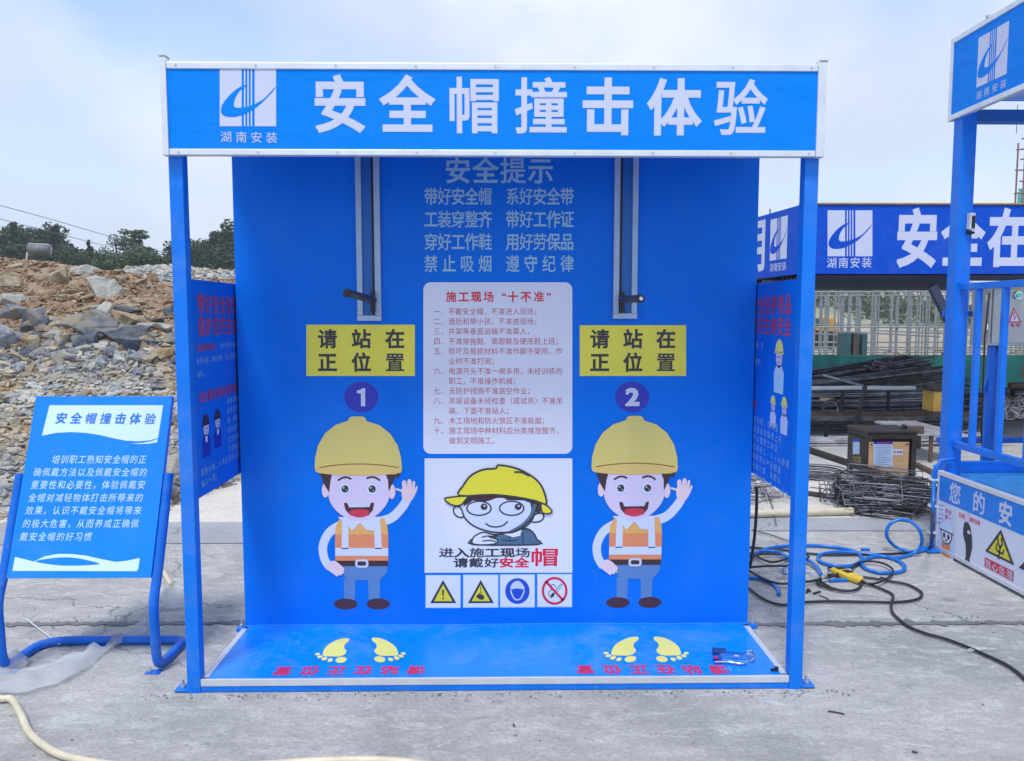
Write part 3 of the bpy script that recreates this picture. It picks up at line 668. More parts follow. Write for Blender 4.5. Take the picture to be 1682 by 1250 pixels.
p.poly([(985,320),(1000,265),(1150,250),(1400,272),(1440,330),(1420,362),(1378,345),(1370,300),(1330,285),(1240,285),(1200,262),(1140,285),(1090,300),(1040,285),(1005,310)], 'hair_print', 7)
p.stroke([(1398,308),(1378,372),(1330,425),(1255,468)], (30, 16), K, 8); p.stroke([(1396,308),(1375,370),(1328,422),(1262,462)], (20, 9), 'teal_print', 9)
for cx_ in (1075, 1263):
    p.ell(cx_, 331, 74, 44, K, 8); p.ell(cx_, 331, 65, 36, 'shirt_print', 9); p.ell(cx_ + 29 + (8 if cx_ > 1200 else 0), 322, 20, 19, K, 10); p.ell(cx_ + 32 + (8 if cx_ > 1200 else 0), 317, 6, 6, 'white_print', 11, 10)
p.stroke([(1113,418),(1140,434),(1180,438),(1215,428),(1240,406)], 8, K, 8)
p.outline([(962,258),(985,200),(1030,142),(1100,108),(1172,102),(1182,84),(1235,88),(1300,105),(1360,135),(1410,172),(1445,225),(1462,305),(1400,288),(1300,268),(1150,252)], K, 'comic_yellow', 11, 12, 3)
p.outline([(1010,262),(960,262),(890,270),(880,280),(900,300),(940,316),(975,308),(995,285)], K, 'comic_yellow', 9, 14, 3)
p.outline([(1432,305),(1465,315),(1494,345),(1480,360),(1440,355)], K, 'comic_yellow', 9, 14, 3)
p.stroke([(1278,122),(1320,124),(1362,145)], (12, 8), K, 15)
p.text('进入施工现场', 887, 587, 1327, 587, 52, K, w_=80, bold=.035, l=1)
p.text('请戴好', 970, 645, 1148, 645, 52, K, w_=78, bold=.035, l=1); p.text('安全', 1233, 645, 1321, 645, 52, 'red_print', w_=78, bold=.035, l=1)
p.text('帽', 1453, 613, 1463, 613, 104, 'red_print', w_=152, k=1, bold=.025, l=1, fit=True)
p.build('comic_notice', wall)
for i, (xa, xb_) in enumerate(((767, 970), (983, 1187), (1195, 1397), (1409, 1611))):
    p = Print(wpl, 480, 740, 3.504)
    p.rect(xa, 716 - i * 2, xb_, 906 - i * 1.6, 'tile_edge', 0); p.rect(xa + 4, 720 - i * 2, xb_ - 4, 902 - i * 1.6, 'board_white', 1)
    cx_ = (xa + xb_) / 2
    if i < 2:
        t0 = 744
        p.poly([(cx_, t0), (cx_ + 76, 877), (cx_ - 74, 878)], K, 2); p.poly([(cx_, t0 + 26), (cx_ + 54, 866), (cx_ - 52, 866)], 'safety_yellow', 3)
        if i == 0: p.poly([(cx_ - 6, 800), (cx_ + 6, 800), (cx_ + 3, 838), (cx_ - 3, 838)], K, 4); p.ell(cx_, 850, 5, 6, K, 4, 12)
        else:
            p.stroke([(cx_, 780), (cx_ - 1, 815)], 3, K, 4, 0); p.stroke([(cx_, 812), (cx_ - 16, 832)], 3, K, 4, 0); p.stroke([(cx_, 812), (cx_ + 14, 838)], 3, K, 4, 0)
            p.poly([(cx_ - 24, 832), (cx_ - 8, 822), (cx_ + 20, 836), (cx_ + 18, 854), (cx_ + 2, 858), (cx_ - 22, 846)], K, 5)
    elif i == 2:
        p.ell(cx_, 808, 70, 74, 'mandatory_blue', 2, 40)
        p.poly([(cx_-40,796),(cx_-30,765),(cx_-6,750),(cx_+16,754),(cx_+34,775),(cx_+40,798),(cx_,792)], 'white_print', 3, 3)
        p.poly([(cx_-38,800),(cx_+38,800),(cx_+34,830),(cx_+20,855),(cx_,862),(cx_-20,855),(cx_-34,830)], 'white_print', 3, 3)
        p.poly([(cx_-31,798),(cx_+31,798),(cx_+27,826),(cx_+15,848),(cx_,854),(cx_-15,848),(cx_-27,826)], 'mandatory_blue', 4, 3)
    else:
        p.ell(cx_ - 12, 832, 9, 18, K, 2, 16, 35); p.stroke([(cx_ + 2, 815), (cx_ + 42, 768)], 14, K, 2, 0); p.stroke([(cx_ + 4, 813), (cx_ + 40, 771)], 7, 'board_white', 3, 0)
        p.stroke([(cx_-28,840),(cx_-34,815),(cx_-18,800),(cx_-28,780),(cx_-6,770),(cx_+6,785)], 4, K, 2)
        p.ring(cx_, 806, 74, 80, 13, 'prohibit_red', 4, 40); p.stroke([(cx_ - 50, 752), (cx_ + 50, 862)], 13, 'prohibit_red', 4, 0)
    p.build('safety_sign_tile', wall)

# prints on the platform, to be read by whoever stands on it
fpl = Pl((0, YF, FZ - .001), (1, 0, 0), (0, 1, 0))
def foot(pr, cx_, cy_, sx, m='foot_yellow'):
    Q = lambda pts: [(cx_ + a * sx, cy_ + b) for a, b in pts]
    pr.poly(Q([(62,-50),(40,-52),(0,-42),(-45,-14),(-62,18),(-58,32),(-30,34),(15,34),(42,24),(50,8),(40,-6),(42,-22),(60,-38)]), m, 0, 4)
    for a, b, rx, ry, r_ in ((25, 51, 27, 14, -8), (-27, 52, 13, 8, -20), (-55, 45, 14, 8, -15), (-76, 36, 13, 6, -10), (-87, 24, 12, 6, 0)): pr.ell(cx_ + a * sx, cy_ + b, rx, ry, m, 1, 20, r_ * sx)
for (x0, x1, f_) in ((795, 1000, 0), (0, 0, 1)):
    p = Print(fpl, 280, 980, 2.9)
    if f_ == 0: foot(p, 788, 252, 1); foot(p, 1022, 249, -1); p.mb.build('footprints', booth)
    else:
        p = Print(fpl, 800, 980, 2.803)
        foot(p, 635, 238, 1.0); foot(p, 830, 238, -1.0); p.mb.build('footprints', booth)
p = Print(fpl, 280, 980, 2.9)
p.text('请站在正位置', 1172, 351, 535, 356, 40, 'floor_red', w_=84, bold=.03, flip=True); p.build('floor_lettering', booth)
p = Print(fpl, 800, 980, 2.803)
p.text('请站在正位置', 1068, 337, 452, 337, 40, 'floor_red', w_=82, bold=.03, flip=True); p.build('floor_lettering', booth)

# slotted guide rails with their strikers
def rail(xl0, xl1, xr0, xr1, ybot, side, tilt):
    X_ = lambda px, py=400: atY(px, py, YW - .02).x
    zt = ZT - .06; z0 = atY(600, ybot, YW - .02).z; y0 = YW - .022; y1 = YW - .001
    r_ = MB().box((X_(xl1) - .001, YW - .010, z0 + .02), (X_(xr0) + .001, y1, zt), 'channel_paint').build('guide_rail', wall)
    MB().box((X_(xl0), y0, z0 + .026), (X_(xl1), y1 - .001, zt), 'rail_steel', .002).build('rail_flange', r_)
    MB().box((X_(xr0), y0, z0 + .026), (X_(xr1), y1 - .001, zt), 'rail_steel', .002).build('rail_flange', r_)
    MB().box((X_(xl0) - .001, y0 - .003, z0), (X_(xr1) + .001, y1 - .001, z0 + .0255), 'rail_steel', .002).build('rail_foot', r_)
    xs_ = (X_(xr0) - .013, X_(xr0) - .004) if side < 0 else (X_(xl1) + .004, X_(xl1) + .013)
    MB().box((xs_[0], YW - .0125, z0 + .03), (xs_[1], YW - .0105, zt - .01), 'black_rubber').build('slot', r_)
    sc_ = MB()
    for xx in ((X_(xl0) + X_(xl1)) / 2, (X_(xr0) + X_(xr1)) / 2):
        for zz, yy in ((z0 + .013, y0 - .003), (z0 + .075, y0), (zt - .6, y0)):
            sc_.tube([(xx, yy + .001, zz), (xx, yy - .003, zz)], .0045, 'zinc', 8, False)
    sc_.build('rail_screws', r_)
    return z0
rail(585.0, 594.2, 614.8, 624.6, 527, -1, 0)
rail(1008.5, 1017.8, 1038.6, 1047.8, 523.5, 1, 0)
def striker(pw, pt, yt, bracket, r0):
    a = atY(pw[0], pw[1], YW - .012); t = atY(pt[0], pt[1], yt)
    b = MB(); d = (t - a).normalized()
    b.tube([a, a + (t - a) * .93, t - d * .006, t], [r0, r0, r0, r0 * .75], 'black_rubber', 16)
    s = b.build('striker', wall)
    c = MB(); c.tube([t - d * .001, t + d * .004], r0 * .45, 'zinc' if pw[0] > 800 else 'black_steel', 10, False); c.build('striker_bolt', s)
    c = MB(); c.box((a.x - .010, YW - .045, bracket[0]), (a.x + .010, YW - .013, bracket[1]), 'black_steel', .003); c.build('carriage', s)
zc = lambda py: atY(610, py, YW - .03).z
striker((614, 493), (569, 481), 3.10, (zc(513), zc(478)), .0165)
striker((1021, 492), (1053, 490.5), 3.10, (zc(513), zc(480)), .0165)

# ================================================================ things lying on the platform
t = empty('hand_stapler', atZ(1202, 1078, FZ), 'chrome hand stapler with blue grip lying on the blue platform', 'tool')
def T(px, py, z=FZ + .012): return atZ(px, py, z)
b = MB(); b.obox(T(1171, 1074), T(1236, 1078), .018, .022, 'chrome'); b.build('body', t)
b = MB(); b.tube(spl([T(1174,1087), T(1196,1087), T(1218,1090), T(1226,1087)], 5), .006, 'chrome', 10); b.build('lever', t)
b = MB(); b.obox(T(1170, 1070, FZ+.018), T(1192, 1071, FZ+.018), .022, .028, 'tool_blue'); b.build('grip', t)
b = MB(); b.obox(T(1171, 1082, FZ+.014), T(1186, 1083, FZ+.014), .018, .02, 'mandatory_blue'); b.obox(T(1172,1080,FZ+.026), T(1179,1080,FZ+.026), .012, .003, 'red_print'); b.build('nose', t)
b = MB(); b.tube(spl([T(1226,1070), T(1236,1070), T(1238,1082), T(1230,1086)], 5), .004, 'chrome', 8); b.build('latch', t)
b = MB(); b.obox(T(1206,1077,FZ+.0242), T(1213,1077,FZ+.0242), .008, .003, 'white_print'); b.build('label_plate', t)
b = MB(); c_ = atZ(1274, 1100, FZ + .006); b.tube([c_ - Vector((.02,0,0)), c_ + Vector((.008,.004,0))], .006, 'black_steel', 8); b.tube([c_ + Vector((.004,0,-.004)), c_ + Vector((.004,0,.012))], .009, 'black_steel', 6, False)
b.build('black_bolt', origin=c_, label='small black bolt lying at the right end of the blue platform', cat='bolt')

# ================================================================ information board on its tube stand (left)
YB_, YT_ = 3.45, 3.745
bl_, br_, tl_, tr_ = atY(3, 950, YB_), atY(243, 950.5, YB_), atY(66, 651, YT_), atY(287, 649, YT_)
sx0, sx1 = (bl_.x + tl_.x) / 2, (br_.x + tr_.x) / 2
zb_, zt_ = bl_.z, tl_.z
st = empty('notice_stand', ((sx0 + sx1) / 2, 3.5, 0), 'leaning blue notice stand on bent tube legs left of the booth', 'notice stand')
nrm = Vector((0, -(zt_ - zb_), YT_ - YB_)).normalized(); Vv = Vector((0, YT_ - YB_, zt_ - zb_)).normalized(); Ll = math.hypot(YT_ - YB_, zt_ - zb_)
o0 = Vector((sx0, YB_, zb_)); W0 = sx1 - sx0
vs = [o0 + Vector((a * W0, 0, 0)) + Vv * (b2 * Ll) + nrm * c for c in (-.028, 0) for a, b2 in ((0,0),(1,0),(1,1),(0,1))]
b = MB(); b.add(vs, [(3,2,1,0),(4,5,6,7),(0,1,5,4),(1,2,6,5),(2,3,7,6),(3,0,4,7)], 'sign_film'); pn = b.build('panel', st)
ipl = Pl(o0, (1, 0, 0), Vv)
p = Print(ipl, 0, 620, 3.676)
p.poly([(300,168),(986,168),(955,366),(905,380),(840,386),(760,382),(680,366),(600,347),(520,335),(430,330),(340,335),(254,352)], 'sign_print')
p.poly([(790,399),(860,396),(915,385),(952,371),(950,392),(900,400),(850,402)], 'sign_print')
p.text('安全帽撞击体验', 372, 246, 908, 250, 64, 'blue_ink', w_=62, bold=.03, l=1, shear=.10)
for t_, x0, x1, y in (('培训职工熟知安全帽的正', 340, 862, 495), ('确佩戴方法以及佩戴安全帽的', 228, 866, 572), ('重要性和必要性，体验佩戴安', 213, 855, 648), ('全帽对减轻物体打击所带来的', 198, 842, 726),
                      ('效果，认识不戴安全帽将带来', 180, 832, 803), ('的极大危害，从而养成正确佩', 163, 816, 882), ('戴安全帽的好习惯', 147, 532, 961)):
    p.text(t_, x0, y, x1, y, 50, 'pale_print', w_=44, bold=.012, shear=.10)
p.poly([(92,1083),(205,1112),(270,1080),(350,1066),(430,1066),(520,1076),(610,1096),(700,1114),(770,1106),(845,1090),(836,1155),(825,1170),(75,1168)], 'sign_print')
p.poly([(215,1112),(290,1094),(380,1086),(460,1090),(540,1106),(605,1126),(520,1134),(430,1137),(330,1132)], 'sign_film', 1, 3)
p.build('lettering', pn)
rT = .021
xr_, xl_ = sx1 + rT + .001, sx0 - rT - .001
def on_board(x, k): return Vector((x, YB_, zb_)) + Vv * (k * Ll) + nrm * -.014
legR = [on_board(xr_, .56), on_board(xr_, .30), on_board(xr_, .04), Vector((xr_, YB_ - .03, zb_ - .1)), Vector((xr_, 3.42, .20)), Vector((xr_, 3.425, .10)), Vector((xr_, 3.445, .045)), Vector((xr_, 3.50, .026)), Vector((xr_, 3.58, .024)), Vector((xr_, 3.66, .024)),
        Vector((xr_ - .002, 3.71, .024)), Vector((xr_ - .03, 3.735, .024)), Vector((xr_ - .08, 3.74, .024)), Vector((xr_ - .3, 3.74, .024)), Vector((xl_ + .15, 3.74, .024)), Vector((xl_ + .06, 3.725, .024)), Vector((xl_ + .012, 3.68, .024)), Vector((xl_, 3.60, .024)), Vector((xl_, 3.50, .026)),
        Vector((xl_, 3.445, .045)), Vector((xl_, 3.425, .10)), Vector((xl_, 3.42, .20)), Vector((xl_, YB_ - .03, zb_ - .1)), on_board(xl_, .04), on_board(xl_, .30), on_board(xl_, .56)]
MB().tube(spl(legR, 3), rT, 'stand_paint', 16).build('tube_frame', st)
for x_, y_ in ((xr_ - .015, 3.43), (xr_ - .40, 3.70), (xl_ + .02, 3.45)):
    MB().box((x_ - .035, y_ - .02, .0042), (x_ + .03, y_ + .025, .0085), 'stand_paint', .0015).build('foot_tab', st)
    q = MB(); q.tube([(x_ - .018, y_, .009), (x_ - .018, y_, .03)], .005, 'zinc', 8); q.tube([(x_ - .018, y_, .0092), (x_ - .018, y_, .018)], .010, 'zinc', 6, False); q.build('anchor_bolt', st)

# ================================================================ hoses, film and litter on the left
def gtube(name, px, r, m, label, cat, z=None, n=8, sm=6, group=None, zs=None):
    z = r + .010 if z is None else z
    if zs: zs = [zs[0]] * max(0, len(px) - len(zs)) + list(zs)[max(0, len(zs) - len(px)):]
    pts = [atZ(a, b_, (zs[i] if zs else z)) for i, (a, b_) in enumerate(px)]
    b = MB(); b.tube(spl(pts, sm), r, m, n); return b.build(name, origin=pts[0], label=label, cat=cat, group=group)
gtube('hose', [(-60,1120),(-5,1146),(18,1148),(34,1172),(48,1202),(75,1226),(112,1243),(200,1258),(330,1262),(430,1256),(520,1250),(600,1248),(660,1251),(760,1264)], .014, 'hose_cream', 'long cream hose snaking along the concrete in the front left corner', 'hose')
gtube('hose', [(238,925),(256,931),(268,940),(276,952),(281,961)], .014, 'hose_cream', 'short end of cream hose sticking out behind the notice stand', 'hose', zs=[.03,.045,.04,.03,.026])
# crumpled clear plastic film
def film(px_l, px_r, name, label, amp=.02, n=7, seed=1, group=None):
    rr = random.Random(seed); A = spl([atZ(a, b_, .012) for a, b_ in px_l], 6); B = spl([atZ(a, b_, .012) for a, b_ in px_r], 6)
    b = MB(); vs = []; K = min(len(A), len(B))
    for i in range(K):
        for j in range(n + 1):
            q = A[i].lerp(B[i], j / n); h = .006 + amp * abs(noise.noise(Vector((i * .22, j * .9, seed)))) * (1.6 if 0 < j < n else .3)
            vs.append((q.x, q.y, .012 + h))
    b.add(vs, [(i*(n+1)+j, i*(n+1)+j+1, (i+1)*(n+1)+j+1, (i+1)*(n+1)+j) for i in range(K-1) for j in range(n)], 'plastic_wrap', True)
    return b.build(name, origin=A[0], label=label, cat='plastic film')
film([(-10,1100),(60,1098),(120,1076),(170,1068),(215,1040),(248,1008),(262,985),(268,968)], [(-10,1140),(55,1138),(130,1108),(175,1072),(235,1042),(258,1014),(272,990),(278,970)], 'plastic_film', 'long strip of crumpled clear plastic film under the notice stand', .05, 7, 2)
film([(258,972),(275,962),(300,966),(322,985)], [(262,1000),(280,1002),(305,1000),(328,996)], 'plastic_film', 'small clear plastic film scrap between the notice stand and the booth', .03, 6, 5)
b = MB(); rr = random.Random(8); bs = [atZ(a, b_, 0) for a, b_ in ((-30,1080),(20,1078),(48,1092),(30,1115),(-30,1112))]
c0 = atZ(10, 1098, 0); vs = []
for i in range(13):
    for j in range(9):
        th, ph = 2*math.pi*i/12, math.pi/2*j/8; r_ = 1 + .25 * noise.noise(Vector((math.cos(th)*2, math.sin(th)*2, j*.5)))
        vs.append((c0.x - .02 + .11*r_*math.cos(th)*math.cos(ph), c0.y + .07*r_*math.sin(th)*math.cos(ph), .012 + .075*r_*math.sin(ph)))
b.add(vs, [(i*9+j, (i+1)*9+j, (i+1)*9+j+1, i*9+j+1) for i in range(12) for j in range(8)], 'plastic_wrap', True)
b.build('plastic_film', origin=c0, label='bunched plastic film wrapped over the left foot of the notice stand', cat='plastic film')
gtube('white_stick', [(42,1016),(66,1034),(98,1058)], .003, 'white_pipe', 'thin white stick on the concrete below the notice board', 'stick', z=.02)
gtube('straw', [(40,1018),(50,1013),(58,1007)], .0015, 'white_pipe', 'thin white wire bit behind the white stick', 'wire', z=.014)
for i, (px, lab, gname) in enumerate(((((1360,1168),(1375,1170),(1387,1173)), 'short steel nail on the concrete right of the booth', None), (((1498,1234),(1507,1236)), 'tiny dark nail near the lower right edge of the slab', None), (((843,1189),(845,1193)), 'tiny dark steel bit on the concrete below the booth front', None))):
    gtube('nail', px, .003 if i else .0028, 'black_steel', lab, 'nail', z=.01, n=6)
# ================================================================ cables and hoses on the right
def rg(pts): return [(1230 + x / 2.907, 820 + y / 2.907) for x, y in pts]
def cab(px, r, m, name, label, z=None, group=None, zs=None):
    return gtube(name, rg(px), r, m, label, name.split('_')[-1] if name != 'air_hose' else 'hose', z=z, n=8, sm=6, group=group, zs=zs)
HB = 'hose_blue'
cab([(0,272),(55,248),(110,231),(200,222),(330,222),(430,232),(500,248),(537,274),(530,300),(480,318),(400,315),(345,300),(330,280),(350,262),(420,252),(520,256),(620,268),(700,288),(738,312),(742,336),(700,350),(620,350),(560,332),(538,306),(556,286),(620,272),(700,280),(770,266),(815,235),(827,190),(810,140),(770,106),(720,98),(675,118),(657,160),(672,200),(710,232),(770,250),(830,246),(865,226),(876,196),(880,150),(880,60),(884,-60),(888,-160)],
    .0115, HB, 'air_hose', 'long blue air hose coiled on the concrete and climbing the corner of the right booth',
    zs=[.018]*24 + [.018,.018,.018,.06,.13,.20,.23,.23,.20,.14,.08,.03,.018,.018,.02,.03,.10,.30,.45,.56])
cab([(60,246),(140,252),(190,280),(268,286),(320,318),(345,360)], .0115, HB, 'air_hose', 'blue hose end curving down behind the right post of the booth', z=.034)
cab([(-40,376),(20,374),(60,380),(110,400),(138,428),(143,455)], .0115, HB, 'air_hose', 'short blue hose end with dark opening between wall and right post', z=.018)
cab([(188,318),(170,325),(165,342),(178,352)], .009, HB, 'air_hose', 'small blue hose curl next to the right post of the booth', z=.018)
cab([(385,389),(430,386),(470,386)], .011, HB, 'air_hose', 'straight blue hose piece under the yellow hand control', z=.016)
cab([(535,238),(577,240)], .010, HB, 'air_hose', 'tiny cut-off piece of blue hose beyond the coils', z=.016)
CBK = 'cable_black'
cab([(-60,380),(0,426),(60,470),(120,497),(180,504),(260,492),(400,487),(560,490),(680,492),(780,483),(822,466),(820,440),(760,408),(680,392),(600,378),(545,372)], .0075, CBK, 'power_cable', 'black cable making a wide flat loop on the concrete')
cab([(545,395),(600,415),(650,435),(688,458),(680,500),(686,540),(720,575),(770,612),(850,642),(950,670),(1050,708),(1150,752),(1230,790),(1290,832),(1350,890),(1420,960)], .0075, CBK, 'power_cable', 'black cable running from the yellow hand control to the lower right edge')
cab([(-60,310),(0,340),(60,375),(130,400),(185,403),(250,398),(330,385),(410,365),(430,345)], .0075, CBK, 'power_cable', 'black cable lying below the blue hose beside the right post', z=.03)
cab([(250,340),(300,362),(370,410),(430,435),(500,435),(535,415),(520,395),(470,375),(400,360),(350,372),(325,395),(350,415),(420,432),(480,438)], .0075, CBK, 'power_cable', 'black cable coiled twice in front of the yellow hand control', z=.02)
cab([(-80,226),(10,230),(100,238),(190,244),(280,258),(400,266),(520,264),(600,262),(720,258),(820,250),(866,228),(873,190),(874,60)], .0075, CBK, 'power_cable', 'black cable stretched straight behind the blue hose towards the right booth', zs=[.016]*10 + [.03,.10,.5])
cab([(-80,250),(20,262),(60,285),(110,300),(160,292),(190,275),(140,262),(60,262),(10,280)], .0075, CBK, 'power_cable', 'black cable coil left of the right post behind the wall edge', z=.03)
cab([(490,330),(520,305),(580,296),(640,306),(682,330),(685,356),(650,385),(600,402),(555,400)], .007, CBK, 'power_cable', 'thin black cable looping to the yellow hand control', z=.03)
cab([(-60,330),(40,322),(110,318),(188,316),(262,290),(285,272),(240,256)], .0075, CBK, 'power_cable', 'black cable crossing the coils next to the right post', z=.045)
a = [atY(*rg([q])[0], 4.35) for q in ((38,-60),(38,0),(35,80),(27,180),(13,280),(4,330))]
MB().tube(spl(a, 5), .009, CBK, 8).build('hanging_cable', origin=a[0], label='black cable hanging down behind the right side panel', cat='cable')
# yellow hand control
A, B_ = atZ(*rg([(412,336)])[0], .03), atZ(*rg([(540,392)])[0], .03)
ctl = empty('hand_control', (A.x, A.y, 0), 'yellow hand control with two dark windows lying among the cables', 'control')
dv = (B_ - A); L_ = dv.length; dv.normalize(); sd_ = Vector((-dv.y, dv.x, 0))
def oct_body(pts, m):
    b = MB(); vs = []
    for t_, wv, hv in pts:
        c = A + dv * (t_ * L_)
        for u_, z_ in ((-1,-.4),(-.8,-1),(.8,-1),(1,-.4),(1,.4),(.75,1),(-.75,1),(-1,.4)): vs.append(c + sd_ * (u_ * wv) + Vector((0,0,z_ * hv)))
    k = len(pts); b.add(vs, [(i*8+j, i*8+(j+1)%8, (i+1)*8+(j+1)%8, (i+1)*8+j) for i in range(k-1) for j in range(8)] + [tuple(range(8))[::-1], tuple(range((k-1)*8, k*8))], m); return b
oct_body([(0,.026,.014),(.04,.038,.02),(.35,.040,.022),(.62,.036,.022),(.75,.026,.02),(.95,.022,.018),(1,.014,.012)], 'tool_yellow').build('body', ctl)
for t0_, t1_ in ((.10, .28), (.36, .58)):
    b = MB(); b.obox(A + dv * t0_ * L_ + Vector((0,0,.0225)), A + dv * t1_ * L_ + Vector((0,0,.0225)), .046, .005, 'black_rubber'); b.build('window', ctl)
b = MB(); b.tube([B_ - dv * .01, B_ + dv * .03], [.012, .008], 'black_rubber', 10); b.build('cable_gland', ctl)
b = MB(); hk = spl([A + sd_ * .03, A - dv * .03 + sd_ * .02, A - dv * .04 - sd_ * .02, A + dv * .01 - sd_ * .045], 5); b.tube(hk, .005, 'black_rubber', 8); b.build('hanging_loop', ctl)
film(rg([(255,350),(300,345),(350,362),(375,378)]), rg([(250,385),(300,395),(345,400),(375,395)]), 'plastic_film', 'clear plastic film wrapped round the blue hose right of the post', .03, 6, 9)
film(rg([(160,330),(190,325),(200,345)]), rg([(165,360),(190,362),(202,365)]), 'plastic_film', 'clear plastic scrap between the wall edge and the right post', .03, 5, 12)
film(rg([(1040,722),(1080,712),(1130,714),(1180,718)]), rg([(1050,735),(1090,728),(1130,722),(1180,724)]), 'plastic_film', 'thin pale plastic scrap under the long black cable', .01, 4, 14)
for px, lab in ((((275,445),(284,428),(292,440)), 'small bent dark scrap beside the right post'), (((308,450),(342,440)), 'flat dark splinter right of the bent scrap'), (((335,458),(362,468),(382,478)), 'thin dark twig on the concrete right of the post'), (((625,372),(668,380)), 'dark plastic clip beside the cable loop')):
    P_ = [atZ(*rg([q])[0], .012) for q in px]; b = MB()
    for i in range(len(P_)-1): b.obox(P_[i], P_[i+1], .012 if 'twig' not in lab else .004, .005, 'black_steel')
    b.build('scrap', origin=P_[0], label=lab, cat='scrap')

# ================================================================ right booth (fronts facing left, running towards the camera)
rb = empty('right_booth', (3.4, 4.6, 0), 'tall blue booth cut off by the right edge, with railings and a low banner', 'booth')
RXP = 3.0
z1b, z0b = atX(1561, 66, RXP).z, atX(1559, 199, RXP).z; yend = (atX(1561, 66, RXP).y + atX(1559, 199, RXP).y) / 2
zTop = z1b
MB().box((RXP + .004, 3.0, z0b + .015), (RXP + .03, yend - .014, z1b - .015), 'header_film').build('header_panel', rb)
hp2 = [o for o in bpy.data.objects if o.name.startswith('header_panel')][-1]
for a, b_ in (((RXP - .002, 3.0, z1b - .035), (RXP + .034, yend - .03, z1b)), ((RXP - .002, 3.0, z0b), (RXP + .034, yend - .03, z0b + .035)), ((RXP - .004, yend - .029, z0b - .003), (RXP + .036, yend, z1b + .003))):
    MB().box(a, b_, 'aluminium', .004).build('header_frame', rb)
rv = [ (5.0), (4.45), (3.95) ]
for y_ in rv: MB().tube([(RXP + .015, y_, z1b + .001), (RXP + .015, y_, z1b + .016)], .022, 'zinc', 10).build('roof_screw', rb)
rpl = Pl((RXP + .004, 0, 0), (0, -1, 0), (0, 0, 1))
p = Print(rpl, 1520, 0, 2.605)
def qm(pts): return pts
q00, q11 = rpl.uv(1520 + 224/2.605, 270/2.605), rpl.uv(1520 + 354/2.605, 205/2.605)
class UVPrint(Print):
    def q(s, x, y): return Vector((x, y))
lw = q11.x - q00.x
zt_l, zb_l = rpl.uv(1520+224/2.605, 166/2.605).y, rpl.uv(1520+224/2.605, 374/2.605).y
pu = UVPrint(rpl); 
logo(pu, q00.x, zt_l, q11.x, zb_l, 'white_print', 'header_film')
hch = (zt_l - zb_l)
line_uv(pu, '湖南安装', q00.x + lw * .10, zb_l - .052, lw * .27, .05, 'white_print', lw * .19, .004)
line_uv(pu, '洞口坠落体验', q11.x + hch * .95, (zt_l + zb_l) / 2 - .02, hch * 1.2, hch * .85, 'white_print', hch * .8, .03)
pu.build('lettering', hp2)
PX0, PX1, PY0, PY1 = 3.02, 3.118, 5.25, 5.35
MB().box((PX0, PY0, .45), (PX1, PY1, z1b - .02), 'blue_paint', .005).build('post', rb)
MB().box((PX0, 2.9, .45), (PX1, 3.0, z1b - .02), 'blue_paint', .005).build('post', rb)
MB().box((PX1 + .002, PY0 + .01, z0b - .03), (6.2, PY1 - .01, z0b + .05), 'channel_paint', .004).build('rear_beam', rb)
MB().box((RXP + .04, 2.9, z0b + .10), (6.2, PY0 + .005, z0b + .13), 'ceiling_blue').build('ceiling', rb)
b = MB()
for k in range(5): b.box((RXP + .5 + k * .55, 2.95, z0b + .07), (RXP + .56 + k * .55, PY0, z0b + .099), 'blue_paint')
b.build('ceiling_battens', rb, kind='stuff')
MB().box((PX0 - .02, 2.9, .46), (6.2, 5.40, .50), 'mat_blue').build('floor_deck', rb)
MB().box((PX1 + .01, 5.37, .502), (6.2, 5.42, .575), 'blue_paint', .004).build('rear_curb', rb)
# railing along the front and along the back
XRl = 3.07
zr1, zr0 = atX(1600, 467.5, XRl).z, atX(1600, 738, XRl).z
MB().box((XRl - .02, 3.0, zr1 - .03), (XRl + .025, PY0 - .001, zr1 + .012), 'blue_paint', .003).build('handrail', rb)
MB().box((XRl - .02, 3.0, zr0 - .022), (XRl + .02, PY0 - .001, zr0 + .022), 'blue_paint', .003).build('lower_rail', rb)
y_ = 5.06
while y_ > 3.1:
    MB().box((XRl - .017, y_ - .017, zr0 + .023), (XRl + .017, y_ + .017, zr1 - .031), 'blue_paint', .002).build('baluster', rb); y_ -= .27
YRr = 6.3
zq = atY(1640, 723, YRr).z
MB().box((3.55, YRr, zq - .025), (6.6, YRr + .04, zq + .02), 'stand_paint', .003).build('rear_rail', rb)
MB().box((3.55, YRr, zq + 1.0), (6.6, YRr + .04, zq + 1.045), 'stand_paint', .003).build('rear_rail', rb)
for px in (1636, 1697):
    x_ = atY(px, 640, YRr).x; MB().box((x_ - .03, YRr + .001, .0), (x_ + .03, YRr + .039, zq + .999), 'stand_paint', .003).build('rear_post', rb)
MB().obox(atY(1616, 645, 6.08), atY(1643, 566, 6.08), .035, .035, 'stand_paint').build('brace', rb)
# small white lamp housing on the post
lc = atY(1594.5, 364, PY0 - .02)
lampd = empty('post_clip', lc, 'small white and black clip-on fitting high on the right booth post', 'fitting')
MB().box((lc.x - .018, PY0 - .045, lc.z - .055), (lc.x + .018, PY0 - .001, lc.z + .055), 'white_pipe', .006).build('housing', lampd)
MB().box((lc.x - .008, PY0 - .0475, lc.z - .045), (lc.x + .014, PY0 - .0455, lc.z + .035), 'black_rubber').build('slot', lampd)
MB().tube(spl([Vector((lc.x - .02, PY0 - .02, lc.z - .05)), Vector((lc.x - .01, PY0 - .02, lc.z - .075)), Vector((lc.x + .025, PY0 - .02, lc.z - .07))], 4), .009, 'black_rubber', 8).build('clip', lampd)
